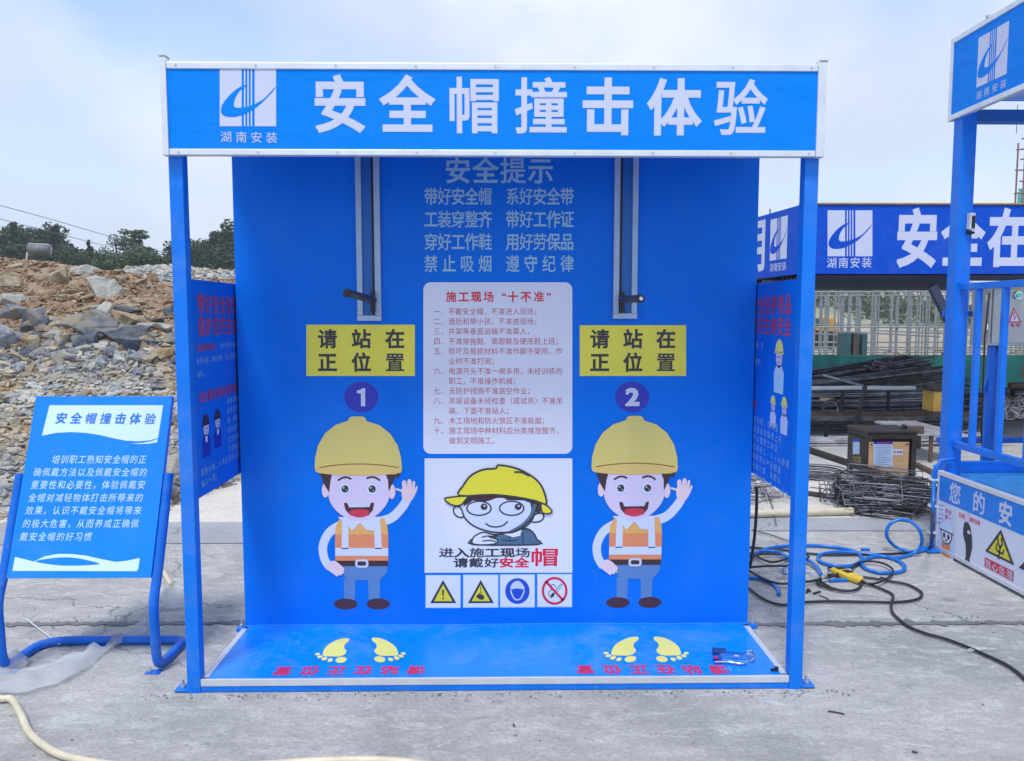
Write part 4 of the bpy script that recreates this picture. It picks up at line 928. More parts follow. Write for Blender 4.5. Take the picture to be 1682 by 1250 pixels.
# low banner along its foot
XBn = 2.93
zbt, zbb = atX(1540, 772, XBn).z, atX(1536, 900, XBn).z; yb1 = (atX(1540, 772, XBn).y + atX(1536, 900, XBn).y) / 2
zmid = atX(1545, 822, XBn).z
bn = MB().box((XBn + .003, 3.0, zbb + .01), (XBn + .028, yb1 - .012, zbt - .01), 'board_white').build('banner_board', rb)
for a, b_ in (((XBn - .002, 3.0, zbt - .028), (XBn + .032, yb1 - .022, zbt)), ((XBn - .002, 3.0, zbb), (XBn + .032, yb1 - .022, zbb + .026)), ((XBn - .003, yb1 - .021, zbb - .002), (XBn + .033, yb1, zbt + .002))):
    MB().box(a, b_, 'aluminium', .003).build('banner_frame', rb)
bpl = Pl((XBn + .003, 0, 0), (0, -1, 0), (0, 0, 1))
pu = UVPrint(bpl); uL = -(yb1 - .022)
hz = zbt - .028
pu.poly([(uL, zmid), (-3.0, zmid), (-3.0, hz), (uL, hz)], 'sign_film', 0)
c0 = bpl.uv(1230 + 1262/3.721, 580 + 855/3.721); c1 = bpl.uv(1230 + 1408/3.721, 580 + 912/3.721)
hh = (hz - zmid) * .78
line_uv(pu, '您的安全我的责任', c0.x, (hz + zmid) / 2, c1.x - c0.x, hh, 'white_print', hh * .92, .03, 1)
Hw = zmid - zbb
def pb(px, py): q = bpl.uv(1230 + px/2.907, 820 + py/2.907); return (q.x, q.y)
# pale site sketch with a helmeted child-like head
def disc(cx_, cy_, rx, ry, m, l): pu.poly([(cx_ + rx*math.cos(2*math.pi*k/20), cy_ + ry*math.sin(2*math.pi*k/20)) for k in range(20)], m, l)
x_, y_ = pb(945, 175)
pu.poly([(x_-.13, y_-.14),(x_+.09, y_-.16),(x_+.09, y_+.20),(x_-.13, y_+.20)], 'shirt_print', 1)
for k in range(5): pu.stroke([(x_-.12, y_+.18-.03*k), (x_-.05, y_+.19-.03*k)], .004, 'teal_print', 2, 0)
pu.poly([(x_-.05, y_-.15),(x_+.05, y_-.15),(x_+.05, y_-.05),(x_-.05, y_-.05)], 'vest_dark', 2); pu.stroke([(x_-.05, y_-.10),(x_+.05,y_-.10)], .012, 'shirt_print', 3, 0)
disc(x_-.075, y_-.07, .028, .02, 'pale_print', 3); disc(x_+.075, y_-.07, .028, .02, 'pale_print', 3)
disc(x_, y_ + .01, .066, .066, K, 3); disc(x_, y_ + .008, .056, .056, 'board_white', 4); disc(x_-.025, y_-.002, .014, .018, K, 5); disc(x_+.025, y_-.002, .014, .018, K, 5); disc(x_, y_-.03, .012, .007, K, 5)
pu.poly([(x_-.075, y_+.03),(x_+.075, y_+.03),(x_+.06, y_+.075),(x_, y_+.10),(x_-.06, y_+.075)], 'sign_print', 6); pu.stroke([(x_-.08, y_+.03),(x_+.08, y_+.03)], .008, K, 7, 0)
line_uv(pu, '安全', x_ - .01, y_ + .165, .04, .03, 'red_print', .03, .01, 3); line_uv(pu, '第一', x_ - .01, y_ + .125, .04, .03, 'red_print', .03, .01, 3)
# dark figure of a person slumped in black clothes, with a red line of writing over it
x_, y_ = pb(1045, 200)
pu.poly([(x_-.045,y_+.10),(x_-.02,y_+.12),(x_+.02,y_+.10),(x_+.045,y_+.03),(x_+.05,y_-.04),(x_+.03,y_-.11),(x_+.045,y_-.15),(x_+.02,y_-.14),(x_+.01,y_-.12),(x_-.01,y_-.155),(x_-.03,y_-.16),(x_-.01,y_-.10),(x_-.02,y_-.02),(x_-.05,y_+.03)], K, 1, 2)
disc(x_ - .012, y_ + .15, .026, .034, 'skin_print', 2); disc(x_ + .012, y_ + .06, .018, .012, 'skin_print', 3)
xq, yq = pb(1010, 70); xw, yw = pb(1100, 106)
line_uv(pu, '坠落时正确的自救', xq, yq - .005, (xw - xq) / 7, .030, 'red_print', .026, .012, 1)
# warning triangle and red caption
tx_, ty_ = pb(1200, 142); bx0, by0 = pb(1130, 243); bx1, by1 = pb(1268, 322)
mx_ = (bx0 + bx1) / 2; w2 = (bx1 - bx0) / 2; yb_ = (by0 + by1) / 2; 
def tri(k, m, l, r=.0):
    cyy = yb_ + (ty_ - yb_) / 3; P3 = [(mx_, ty_), (mx_ + w2, yb_), (mx_ - w2, yb_)]
    pu.poly([(mx_ + (a - mx_) * k, cyy + (b2 - cyy) * k) for a, b2 in P3], m, l)
tri(1.0, K, 1); tri(.76, 'safety_yellow', 2)
cy3 = yb_ + (ty_ - yb_) * .36
disc(mx_ - .005, cy3 - .055, .014, .014, K, 3)
for st_ in ([(0,-.045),(.004,.0)], [(.004,.0),(-.02,.035),(-.028,.07)], [(.004,.0),(.024,.03),(.012,.07)], [(0,-.03),(-.035,-.02),(-.03,.02)], [(0,-.03),(.035,-.03),(.045,.0)]):
    pu.stroke([(mx_ + a*.9, cy3 + b2*.9) for a, b2 in st_], .014, K, 3, 0)
rx0, ry0 = pb(1128, 276); rx1, ry1 = pb(1266, 345); rx2, ry2 = pb(1128, 322)
pu.poly([(rx0, ry2), (rx1, ry2), (rx1, ry0), (rx0, ry0)], 'prohibit_red', 1)
hh2 = (ry0 - ry2); line_uv(pu, '当心坠落', rx0 + (rx1-rx0)*.13, (ry0+ry2)/2, (rx1-rx0)*.25, hh2*.8, 'white_print', (rx1-rx0)*.21, .02, 2)
pu.poly([(rx1 + .2, ty_), (rx1 + .36, yb_), (rx1 + .04, yb_)], K, 1); pu.poly([(rx1 + .2, ty_ - .05), (rx1 + .315, yb_ + .025), (rx1 + .085, yb_ + .025)], 'safety_yellow', 2)
pu.build('lettering', bn)
MB().box((XBn - .08, yb1 - .07, .0095), (XBn + .25, yb1 + .06, .018), 'blue_paint', .002).build('foot_plate', rb)
b = MB(); b.tube([(XBn - .012, yb1 + .02, .018), (XBn - .012, yb1 + .02, zbt - .02), (XBn + .03, yb1 + .03, zbt + .06), (XBn + .12, yb1 + .03, zbt + .07)], .013, 'stand_paint', 10); b.build('corner_tube', rb)
for z_ in (.12, .30, .48):
    MB().box((XBn - .04, yb1 - .01, z_), (XBn + .02, yb1 + .04, z_ + .012), 'white_pipe', .002).build('cable_tie', rb)

# stainless control cabinet behind the railing
x0_, x1_ = atY(1626, 500, 6.0).x, 4.62; zc1, zc0 = atY(1640, 470, 6.0).z, atY(1640, 568, 6.0).z
cb = empty('control_cabinet', (x0_, 6.1, zc0), 'stainless steel electric cabinet with green button and danger triangle on the right', 'cabinet')
bd = MB().box((x0_, 6.0, zc0), (x1_, 6.22, zc1), 'steel_box', .006).build('body', cb)
MB().box((x0_ + .02, 5.988, zc0 + .02), (x1_ - .02, 5.999, zc1 - .02), 'steel_box', .004).build('door', cb)
b = MB(); b.add([(x0_-.03,5.96,zc1+.005),(x1_+.03,5.96,zc1+.005),(x1_+.03,6.24,zc1+.05),(x0_-.03,6.24,zc1+.05),(x0_-.03,5.96,zc1-.004),(x1_+.03,5.96,zc1-.004),(x1_+.03,6.24,zc1+.001),(x0_-.03,6.24,zc1+.001)], [(0,1,2,3),(7,6,5,4),(0,4,5,1),(1,5,6,2),(2,6,7,3),(3,7,4,0)], 'aluminium'); b.build('rain_cover', cb)
bc = atY(1671, 485, 5.985)
b = MB(); b.tube([(bc.x, 5.987, bc.z), (bc.x, 5.965, bc.z)], .030, 'chrome', 14); b.build('button_ring', cb)
b = MB(); b.tube([(bc.x, 5.9648, bc.z), (bc.x, 5.955, bc.z)], .020, 'net_green', 14); b.build('green_button', cb)
cpl = Pl((0, 5.988, 0), (1, 0, 0), (0, 0, 1)); p = Print(cpl)
p.poly([(1665,505),(1678,530),(1656,530)], 'prohibit_red', 0); p.poly([(1665.5,509),(1674.5,528),(1659,528)], 'board_white', 1); p.stroke([(1667,512),(1664,519),(1668,519),(1665,526)], 1.8, 'prohibit_red', 2, 0)
p.text('有电', 1663, 534, 1672, 534, 6, 'red_print', w_=7); p.ell(1672, 478, 5, 3, 'safety_yellow', 0)
p.build('lettering', cb)
for zz in (zc0 + .12, zc1 - .12):
    MB().box((x0_ - .014, 6.0, zz), (x0_ - .001, 6.04, zz + .05), 'chrome', .002).build('hinge', cb)
for x_ in (x0_ + .08, x1_ - .08):
    MB().obox((x_ - .04, 6.05, .01), (x_, 6.08, zc0 - .001), .04, .04, 'blue_paint').build('leg', cb)
# tiny connector boxes etc on the cabinet left face
b = MB(); b.tube([(x0_ - .02, 5.98, zc1 - .05), (x0_ - .04, 5.98, zc0 + .05), (x0_ - .02, 5.99, .6)], .006, 'cable_black', 8); b.build('conduit', cb)

# ================================================================ rear booth with long fascia
YQ = 9.0
C0 = atY(1316, 400, YQ); Xc = C0.x
zt9, zb9 = atY(1500, 336, YQ).z, atY(1500, 450, YQ).z
rr9 = empty('rear_booth', (Xc, YQ, 0), 'dark blue fascia booth standing behind, spanning the gap between the two nearer booths', 'booth')
ft = MB().box((Xc, YQ, zb9), (11.5, YQ + .05, zt9), 'banner_blue', .004).build('front_fascia', rr9)
dl = Vector((-.10, 1, 0)).normalized()
b = MB(); q0 = Vector((Xc - .003, YQ + .002, 0)); q1 = q0 + dl * 4.6; inn = Vector((dl.y, -dl.x, 0)) * .05
vs = [Vector((p_.x, p_.y, z_)) for z_ in (zb9, zt9) for p_ in (q0, q0 + inn + dl * .05, q1 + inn, q1)]
b.add(vs, [(3,2,1,0),(4,5,6,7),(0,1,5,4),(1,2,6,5),(2,3,7,6),(3,0,4,7)], 'banner_blue'); lf = b.build('side_fascia', rr9)
b = MB(); b.box((Xc - .02, YQ - .02, zt9 + .001), (11.5, YQ + .06, zt9 + .016), 'ochre_paint'); b.build('top_edge', rr9)
fpl9 = Pl((0, YQ, 0), (1, 0, 0), (0, 0, 1)); p = Print(fpl9, 1230, 300, 3.721, step=.001)
logo(p, 481, 169, 755, 450, 'white_print', 'banner_blue')
p.text('湖南安装', 507, 490, 720, 488, 62, 'white_print', w_=58, bold=.008)
p.text('安全在心中', 1028, 338, 1590, 336, 335, 'white_print', k=2, w_=236, bold=.035)
p.build('lettering', ft)
lpl = Pl(q0, (-dl.x, -dl.y, 0), (0, 0, 1)); pu = UVPrint(lpl, step=.001)
ua, ub = lpl.uv(1230 + 131/3.721, 300 + 350/3.721).x, lpl.uv(1230 + 235/3.721, 300 + 340/3.721).x
za, zb3 = lpl.uv(1230 + 183/3.721, 300 + 214/3.721).y, lpl.uv(1230 + 183/3.721, 300 + 470/3.721).y
logo(pu, ua, za, ub, zb3, 'white_print', 'banner_blue')
line_uv(pu, '湖南安装', ua + .06, zb3 - .085, (ub - ua - .12) / 3, .10, 'white_print', .10, .008)
line_uv(pu, '文明', ua - 1.5, (za + zb3) / 2 - .03, 1.05, .62, 'white_print', .60, .03)
pu.build('lettering', lf)
b = MB()
for k in range(36):
    y0_ = YQ + .06 + k * .14; z_ = zb9 - .012
    b.add([(Xc + .02, y0_, z_), (11.4, y0_, z_), (11.4, y0_ + .05, z_ - .03), (Xc + .02, y0_ + .05, z_ - .03), (11.4, y0_ + .09, z_ - .03), (Xc + .02, y0_ + .09, z_ - .03), (11.4, y0_ + .14, z_), (Xc + .02, y0_ + .14, z_)],
          [(0,1,2,3)[::-1], (3,2,4,5)[::-1], (5,4,6,7)[::-1]], 'corrugated_dark')
b.box((Xc + .02, YQ + .06, zb9 + .0), (11.4, YQ + .06 + 36 * .14, zb9 + .03), 'corrugated_dark'); b.build('corrugated_ceiling', rr9)
for px, yy in ((1329, YQ + .06), (1582, YQ + .06)):
    x_ = atY(px, 500, yy).x; MB().box((x_ - .05, yy, .0), (x_ + .05, yy + .1, zb9 - .045), 'channel_paint', .005).build('post', rr9)
a_ = atY(1531, 470, YQ + .1); c_ = atY(1576, 560, YQ + .1)
MB().obox(a_, c_, .07, .09, 'corrugated_dark').build('knee_brace', rr9)
MB().box((10.2, YQ + 4.8, 0), (10.3, YQ + 4.9, zb9 - .045), 'channel_paint').build('post', rr9)
MB().box((atY(1245, 461, YQ + .9).x, YQ + .7, zb9 - .10), (atY(1308, 461, YQ + .7).x, YQ + .74, zb9 - .04), 'corrugated_dark').build('bracket', rr9)
# ================================================================ steel yard behind, right
rng = random.Random(21)
def bar_bundle(name, label, px0, px1, py0, py1, Y, n, hgt, dep, r=.009, m='rebar_steel', slope=0, cat='steel bars', jit=.35, kinds=None):
    a = atY(px0, py0, Y); c = atY(px1, py1, Y); b = MB()
    for i in range(n):
        u_, v_ = rng.uniform(-.5, .5), rng.uniform(0, 1) ** 1.2
        dx0, dx1 = rng.uniform(-jit, jit) * .6, rng.uniform(-jit, jit)
        p0 = a + Vector((dx0, u_ * dep, v_ * hgt)); p1 = c + Vector((dx1, u_ * dep + rng.uniform(-.08, .08), v_ * hgt + rng.uniform(-.02, .02)))
        md = (p0 + p1) / 2 + Vector((0, 0, -rng.uniform(0, .03)))
        b.tube([p0, md, p1], r * rng.uniform(.8, 1.3), m if rng.random() < .55 else ('rebar_pale' if rng.random() < .8 else 'rusty_steel'), 5, True)
        if m != 'black_rubber' and rng.random() < .4: b.tube([p1, p1 + (p1 - md).normalized() * .004], r * 1.3, 'zinc', 5, False)
    return b.build(name, origin=((a.x + c.x) / 2, Y, min(a.z, c.z)), label=label, cat=cat)
bar_bundle('rebar_bundle', 'dark steel bars stacked highest, rising to blunt ends under the green net', 1285, 1500, 640, 607, 12.6, 70, .22, .9, .012)
bar_bundle('rebar_bundle', 'dark steel bars with ends showing left of the ochre box', 1290, 1530, 660, 632, 11.8, 80, .28, .8, .012)
bar_bundle('rebar_bundle', 'short bundle of steel bars sloping down behind the ochre box', 1440, 1560, 606, 640, 12.2, 45, .16, .5, .013)
bar_bundle('rebar_bundle', 'long steel bars lying low behind the rack and its white pipe', 1255, 1506, 672, 668, 11.0, 90, .26, .8, .012)
bar_bundle('rebar_bundle', 'loose steel bars along the ground under the rack', 1250, 1560, 716, 706, 10.6, 70, .24, .7, .011)
bar_bundle('rebar_bundle', 'grey bars on the ground in front of the rack, behind the electric box', 1240, 1600, 728, 722, 9.6, 36, .07, .5, .012, 'rebar_pale')
bar_bundle('rebar_bundle', 'bars stacked behind the railing of the right booth', 1560, 1760, 690, 684, 12.0, 90, .42, .9, .013)
bar_bundle('rebar_bundle', 'lower bars on the ground behind the right booth railing', 1560, 1760, 735, 730, 10.5, 60, .2, .8, .013)
bar_bundle('black_pipes', 'thick black pipes with round ends behind the right booth railing', 1648, 1780, 650, 640, 10.4, 9, .22, .4, .05, 'black_rubber', cat='pipes', jit=.08)
b = MB()
for k in range(9):                                          # twisted wire heap
    c_ = atY(1655 + rng.uniform(-32, 40), 668 + rng.uniform(-14, 12), 9.9)
    for j in range(14):
        ax = Vector((rng.gauss(0,1), rng.gauss(0,1), rng.gauss(0,1))).normalized(); e1 = ax.orthogonal().normalized(); e2 = ax.cross(e1); rad = rng.uniform(.05, .14)
        b.tube([c_ + e1 * math.cos(t_ * .8) * rad + e2 * math.sin(t_ * .8) * rad * .7 for t_ in range(7)], .006, 'rebar_pale', 4, True, False)
b.build('wire_heap', kind='stuff', label='tangled heap of cut steel wire behind the right booth railing', cat='wire heap')

rack = empty('bar_rack', atY(1430, 730, 10.0) * 1.0, 'long low steel rack with a white pipe along its top, crossing the yard', 'rack')
def hz(name, px0, px1, py, Y, w_, h_, m, par, **k):
    a, c = atY(px0, py, Y), atY(px1, py, Y); b = MB(); b.obox(a, c, w_, h_, m); return b.build(name, par, **k)
hz('rail', 1235, 1600, 679, 10.0, .07, .05, 'rusty_steel', rack); hz('rail', 1235, 1600, 687.5, 9.7, .06, .045, 'beam_steel', rack); hz('rail', 1240, 1600, 720, 9.9, .05, .03, 'beam_steel', rack)
for px, pt, pb_, Y, w_ in ((1357, 688, 721, 9.72, .035), (1384, 640, 679, 10.03, .03), (1459, 640, 679, 10.03, .03), (1484, 664, 679, 10.03, .025), (1437, 690, 718, 9.72, .02), (1470, 690, 722, 9.72, .02), (1330, 680, 722, 10.0, .03), (1580, 640, 722, 10.0, .04), (1250, 640, 722, 10.0, .04)):
    MB().obox(atY(px, pt, Y), atY(px - .5, pb_, Y), w_, w_, 'black_steel').build('upright', rack)
a, c = atY(1421, 634, 9.66), atY(1405, 704, 9.6); MB().obox(a, c, .05, .03, 'black_steel').build('slanted_strut', rack)
a, c = atY(1300, 638, 9.95), atY(1503, 637.5, 9.95)
MB().tube([a, a.lerp(c, .5) + Vector((0,0,.006)), c], .028, 'white_pipe', 12).build('white_pipe', origin=a, label='long white pipe resting along the top of the steel rack', cat='pipe')
a, c = atY(1288, 634, 10.15), atY(1360, 623, 10.15)
MB().tube([atY(1352, 616, 10.2), atY(1418, 634, 10.1)], .018, 'rebar_pale', 8).build('grey_pipe', origin=atY(1352, 616, 10.2), label='grey pipe leaning down onto the left half of the white pipe', cat='pipe')
MB().obox(atY(1348, 655, 9.9), atY(1368, 656, 9.9), .05, .03, 'wood').build('wood_block', origin=atY(1358, 655, 9.9), label='pale wooden block lying over the dark hoop on the rack', cat='wood')
ho = atY(1366, 672, 9.66); b = MB()
b.tube([ho + Vector((math.cos(R(t_)) * .115, 0, math.sin(R(t_)) * .115)) for t_ in range(-20, 205, 15)], .016, 'black_rubber', 8)
b.tube([ho + Vector((math.cos(R(t_)) * .09, .03, math.sin(R(t_)) * .09)) for t_ in range(-20, 205, 15)], .008, 'rebar_pale', 6)
b.build('hoop', origin=ho, label='dark half-buried hoop under the wooden block on the rack', cat='hoop')
oc0, oc1 = atY(1534, 643, 9.4), atY(1566, 676, 9.4)
ob = empty('ochre_box', (oc0.x, 9.4, oc1.z), 'small ochre box with black lid between the rack and the right booth post', 'box')
MB().box((oc0.x, 9.4, oc1.z), (oc1.x, 9.65, oc0.z), 'ochre_paint', .005).build('body', ob)
MB().box((oc0.x - .01, 9.39, oc0.z + .001), (oc1.x + .01, 9.66, oc0.z + .08), 'cage_black', .01).build('lid', ob)

# caged electric box with plywood panel
bx = empty('electric_box', (3.6, 7.5, 0), 'black steel cage box with a plywood panel and a blue notice sheet in the yard', 'electric box')
fx0, fx1 = atY(1424, 750, 7.3).x, atY(1505, 750, 7.3).x; fz1, fz0 = atY(1460, 712, 7.3).z, .03; dpt = .42
for xa in (fx0, fx1 - .045):
    for ya in (7.3, 7.3 + dpt - .045):
        MB().box((xa, ya, fz0), (xa + .045, ya + .045, fz1), 'cage_black', .002).build('corner_post', bx)
for za_, hh_ in ((fz0 + .002, .04), (fz1 - .051, .05)):
    for ya in (7.298, 7.3 + dpt - .043): MB().box((fx0 + .046, ya, za_), (fx1 - .046, ya + .04, za_ + hh_), 'cage_black', .002).build('cross_bar', bx)
    for xa in (fx0 + .002, fx1 - .043): MB().box((xa, 7.346, za_), (xa + .04, 7.3 + dpt - .046, za_ + hh_), 'cage_black', .002).build('cross_bar', bx)
MB().box((fx0 - .01, 7.29, fz1 + .001), (fx1 + .01, 7.3 + dpt + .01, fz1 + .022), 'cage_black', .003).build('lid', bx)
MB().box((fx0 + .02, 7.33, fz0 + .045), (fx1 - .02, 7.3 + dpt - .03, fz1 - .053), 'cage_black').build('core', bx)
pz = lambda px, py: atY(px, py, 7.29)
pw0, pw1 = pz(1425.5, 783), pz(1493, 726)
pwd = MB().box((pw0.x, 7.284, pw0.z), (pw1.x, 7.2965, pw1.z), 'plywood', .001).build('plywood_panel', bx)
b = MB()
for xx in (pw0.x + .02, pw1.x - .02):
    for zz in (pw0.z + .02, pw1.z - .02): b.tube([(xx, 7.2838, zz), (xx, 7.280, zz)], .009, 'cage_black', 8, False)
b.build('screws', pwd, kind='stuff')
p = Print(Pl((0, 7.284, 0), (1, 0, 0), (0, 0, 1)))
p.rect(1435, 725.5, 1466, 767, 'paper_blue', 0); p.rect(1435, 725.5, 1466, 729.5, 'navy_print', 1); p.rect(1435.5, 766, 1465.5, 767, 'navy_print', 1)
p.text('安全操作规程', 1443, 727.4, 1461, 727.4, 3, 'red_print', w_=3, bold=.01, l=2)
for k in range(12): p.stroke([(1438, 732 + k * 2.8), (1438 + rng.choice((25, 25, 24, 16)), 732 + k * 2.8)], .7, 'teal_print', 1, 0)
p.rect(1466.5, 738, 1483, 747, 'board_white', 0); p.text('配电箱', 1470, 742.5, 1480, 742.5, 5, 'black_print', w_=4.5, bold=.02, l=1)
p.build('notice_sheet', pwd)
lp = Pl((fx0 - .002, 0, 0), (0, -1, 0), (0, 0, 1)); p = Print(lp)
sd2 = MB().box((fx0 - .0015, 7.346, fz0 + .05), (fx0 + .001, 7.3 + dpt - .05, fz1 - .06), 'cage_black').build('side_panel', bx)
p.rect(1401, 722, 1412, 746, 'paper_blue', 0); p.rect(1401, 721, 1412, 726, 'navy_print', 1)
for k in range(2):
    for j in range(2): p.rect(1401.5 + j * 7, 750 + k * 6, 1407 + j * 7, 754 + k * 6, 'ochre_paint', 0); p.rect(1403 + j * 7, 751 + k * 6, 1405.5 + j * 7, 753 + k * 6, 'black_print', 1)
p.rect(1402, 767, 1413, 773, 'shirt_print', 0); p.build('socket_labels', sd2)
MB().tube([(fx0 + .09, 7.27, .05), (fx0 + .09, 7.285, .05)], .045, 'rebar_pale', 14).build('wheel', bx); MB().tube([(fx1 - .12, 7.27, .05), (fx1 - .12, 7.285, .05)], .045, 'rebar_pale', 14).build('wheel', bx)
b = MB(); a = atY(1487, 706, 7.45); b.obox(a, a + Vector((.16, 0, 0)), .08, .07, 'rusty_steel'); b.obox(a + Vector((-.03, .0, -.01)), a + Vector((.01, 0, .03)), .06, .06, 'black_steel'); b.build('rusty_clamp', origin=a, label='rusty steel clamp lying on top of the electric box', cat='clamp')
def ground_beam(name, p0, p1, w_, h_, m, label, cat='beam'):
    b = MB(); b.obox(p0, p1, w_, h_, m); return b.build(name, origin=p0, label=label, cat=cat)
ground_beam('angle_iron', atY(1322, 737, 7.7), atY(1523, 803, 6.95), .06, .055, 'cage_black', 'long dark angle iron lying slanted in front of the electric box')
ground_beam('flat_bar', atZ(1300, 806, .03), atZ(1402, 820, .03), .05, .03, 'beam_steel', 'dark flat bar on the pale slab left of the stirrup heap')
ground_beam('flat_bar', atZ(1455, 799, .03), atZ(1600, 812, .03), .10, .03, 'rusty_steel', 'rust brown flat bar on the slab below the electric box')
ground_beam('flat_bar', atZ(1500, 760, .03), atZ(1560, 790, .03), .06, .03, 'rusty_steel', 'rusty flat bar right of the electric box')
a, c = atZ(1190, 845, .04), atZ(1400, 839.5, .04)
MB().tube([a, c], .030, 'hose_cream', 12).build('cream_pipe', origin=a, label='pale cream pipe lying across the slab left of the stirrup heap', cat='pipe')
# work table
tb = empty('work_table', atZ(1500, 770, 0), 'low steel work table right of the electric box', 'table')
MB().box((atY(1500, 718, 8.4).x, 8.3, .30), (atY(1575, 718, 8.4).x, 9.3, .325), 'rebar_pale', .003).build('table_top', tb)
for px, Y in ((1530, 8.34), (1570, 8.34), (1510, 9.2), (1560, 9.2)):
    x_ = atY(px, 740, Y).x; MB().box((x_ - .016, Y, .0), (x_ + .016, Y + .032, .299), 'rusty_steel').build('leg', tb)
# heap of bent stirrups
def stirrup(b, c, s1, s2, yaw, tilt, m):
    ex = Vector((math.cos(yaw), math.sin(yaw), 0)); ey = Vector((-math.sin(yaw) * math.cos(tilt), math.cos(yaw) * math.cos(tilt), math.sin(tilt)))
    pts = [c - ex*s1 - ey*s2, c + ex*s1 - ey*s2, c + ex*s1 + ey*s2, c - ex*s1 + ey*s2, c - ex*s1 - ey*s2, c - ex*(s1-.05) - ey*(s2-.05)]
    b.tube(pts, .0055, m, 4, False)
b = MB(); base = atZ(1440, 848, .0)
for i in range(150):
    t_ = rng.random(); c = base + Vector((rng.uniform(-.12, .36) + .05, rng.uniform(-.05, .45), .05 + rng.uniform(0, .22) * (1 - abs(t_ - .4))))
    stirrup(b, c, rng.uniform(.12, .26), rng.uniform(.05, .11), rng.gauss(-.3, .35), rng.uniform(0, 1.2), rng.choice(('black_steel', 'rebar_steel', 'rebar_steel')))
b.build('stirrup_heap', kind='stuff', label='tangled heap of bent steel stirrups in front of the electric box', cat='stirrups')
b = MB(); base = atZ(1245, 822, .0)
for i in range(40):
    c = base + Vector((rng.uniform(-.45, .18), rng.uniform(-.1, .5), .04 + rng.uniform(0, .15)))
    stirrup(b, c, rng.uniform(.12, .3), rng.uniform(.05, .12), rng.gauss(.3, .5), rng.uniform(0, 1.3), rng.choice(('rebar_steel', 'rebar_pale')))
for i in range(14):
    a = base + Vector((rng.uniform(-.1, .2), rng.uniform(0, .4), .3)); b.tube([a, a + Vector((rng.uniform(.0, .2), -.2, -.26))], .005, 'rebar_pale', 4)
b.build('stirrup_heap', kind='stuff', label='heap of bent steel bars behind the wall edge under the right side panel', cat='stirrups')
b = MB(); cc = atZ(1342, 785, .0)
for i in range(9):
    r_ = .14 + .012 * i; o_ = Vector((rng.uniform(-.03, .03), rng.uniform(-.03, .03), .015 + .009 * i))
    b.tube([cc + o_ + Vector((math.cos(t_ * math.pi / 8) * r_ * 1.1, math.sin(t_ * math.pi / 8) * r_, 0)) for t_ in range(17)], .006, 'rebar_steel', 5, True, False)
b.build('wire_coil', origin=cc, label='flat coil of dark wire on the slab left of the electric box', cat='wire coil')
for k, (px, lab) in enumerate((([(1236,870),(1265,878),(1300,890)], 'thin steel rod on the slab under the right side panel'), ([(1255,800),(1268,830),(1275,862)], 'thin bent rod standing out of the bar heap'), ([(1330,800),(1400,808),(1470,812)], 'thin rod crossing behind the stirrup heap'))):
    gtube('steel_rod', px, .005, 'rebar_steel', lab, 'rod', z=.02, n=5)

# green debris net on its barrier
b = MB(); xs_ = [4.0 + i * .18 for i in range(90)]; YN = 14.0; topz = atY(1450, 584, YN).z
vs = []
for i, x_ in enumerate(xs_):
    for j in range(7): vs.append((x_, YN + .10 * math.sin(x_ * 4.1 + j * .5) + .06 * noise.noise(Vector((x_ * 2, j * .7, 0))), topz * (1 - j / 6) + (.05 * noise.noise(Vector((x_ * .8, 3, 0))) if j == 0 else 0)))
b.add(vs, [(i*7+j, i*7+j+1, (i+1)*7+j+1, (i+1)*7+j) for i in range(len(xs_)-1) for j in range(6)], 'net_green', True)
net = empty('debris_net', (11, YN, 0), 'green debris net stretched along a low barrier behind the steel yard', 'net'); b.build('mesh_sheet', net)
for k in range(9): MB().tube([(4.2 + k * 1.9, YN + .2, 0), (4.2 + k * 1.9, YN + .2, topz + .05)], .025, 'scaffold_pipe', 8).build('barrier_post', net)
MB().tube([(4.0, YN + .2, topz - .02), (20, YN + .2, topz - .02)], .02, 'scaffold_pipe', 8).build('barrier_rail', net)

# falsework scaffolding
sc = empty('falsework_scaffold', (11.5, 24, 0), 'dense grey falsework scaffolding of thin uprights behind the green net', 'scaffolding')
for jy in range(6):
    Y = 20.5 + jy * 1.6
    for ix in range(28):
        x_ = 5.6 + ix * .58 + rng.uniform(-.10, .10) + jy * .21; t_ = rng.uniform(-.03, .03)
        b = MB(); b.tube([(x_, Y, 0), (x_ + t_, Y, 4.1 + rng.uniform(-.2, .4))], .026, 'scaffold_pipe', 6)
        for zz in (1.25, 1.85, 2.45, 3.05): b.tube([(x_ + t_ * zz / 4 , Y, zz - .03), (x_ + t_ * zz / 4, Y, zz + .03)], .045, 'scaffold_pipe', 6, False)
        b.build('upright', sc)
    for zz in ((.35, 1.25, 2.15) if jy in (0, 3) else (.6, 3.9)):
        MB().tube([(5.4, Y - .04, zz), (22, Y - .04, zz + rng.uniform(-.05, .05))], .024, 'scaffold_pipe', 6).build('ledger', sc)
for ix in range(9):
    MB().tube([(5.6 + ix * 1.9, 20.4, .0), (5.6 + ix * 1.9, 28.3, .0 + .4)], .024, 'scaffold_pipe', 6).build('ledger', sc)
    for zz in (1.0,): MB().tube([(5.7 + ix * 1.9, 20.4, zz), (5.7 + ix * 1.9, 28.3, zz)], .024, 'scaffold_pipe', 6).build('ledger', sc)
b = MB()
for i in range(260):                                        # timber, boards and site clutter under the scaffold
    x_, y_ = rng.uniform(6, 20), rng.uniform(18.5, 21); s = rng.uniform(.05, .3)
    b.obox((x_, y_, .05 + rng.uniform(0, .5)), (x_ + rng.uniform(-.6, .6), y_ + rng.uniform(-.3, .3), .05 + rng.uniform(0, .55)), s * .4, s * .5, rng.choice(('wood', 'rebar_pale', 'rock_pale', 'rusty_steel', 'rock_tan', 'vest_dark', 'beam_steel')))
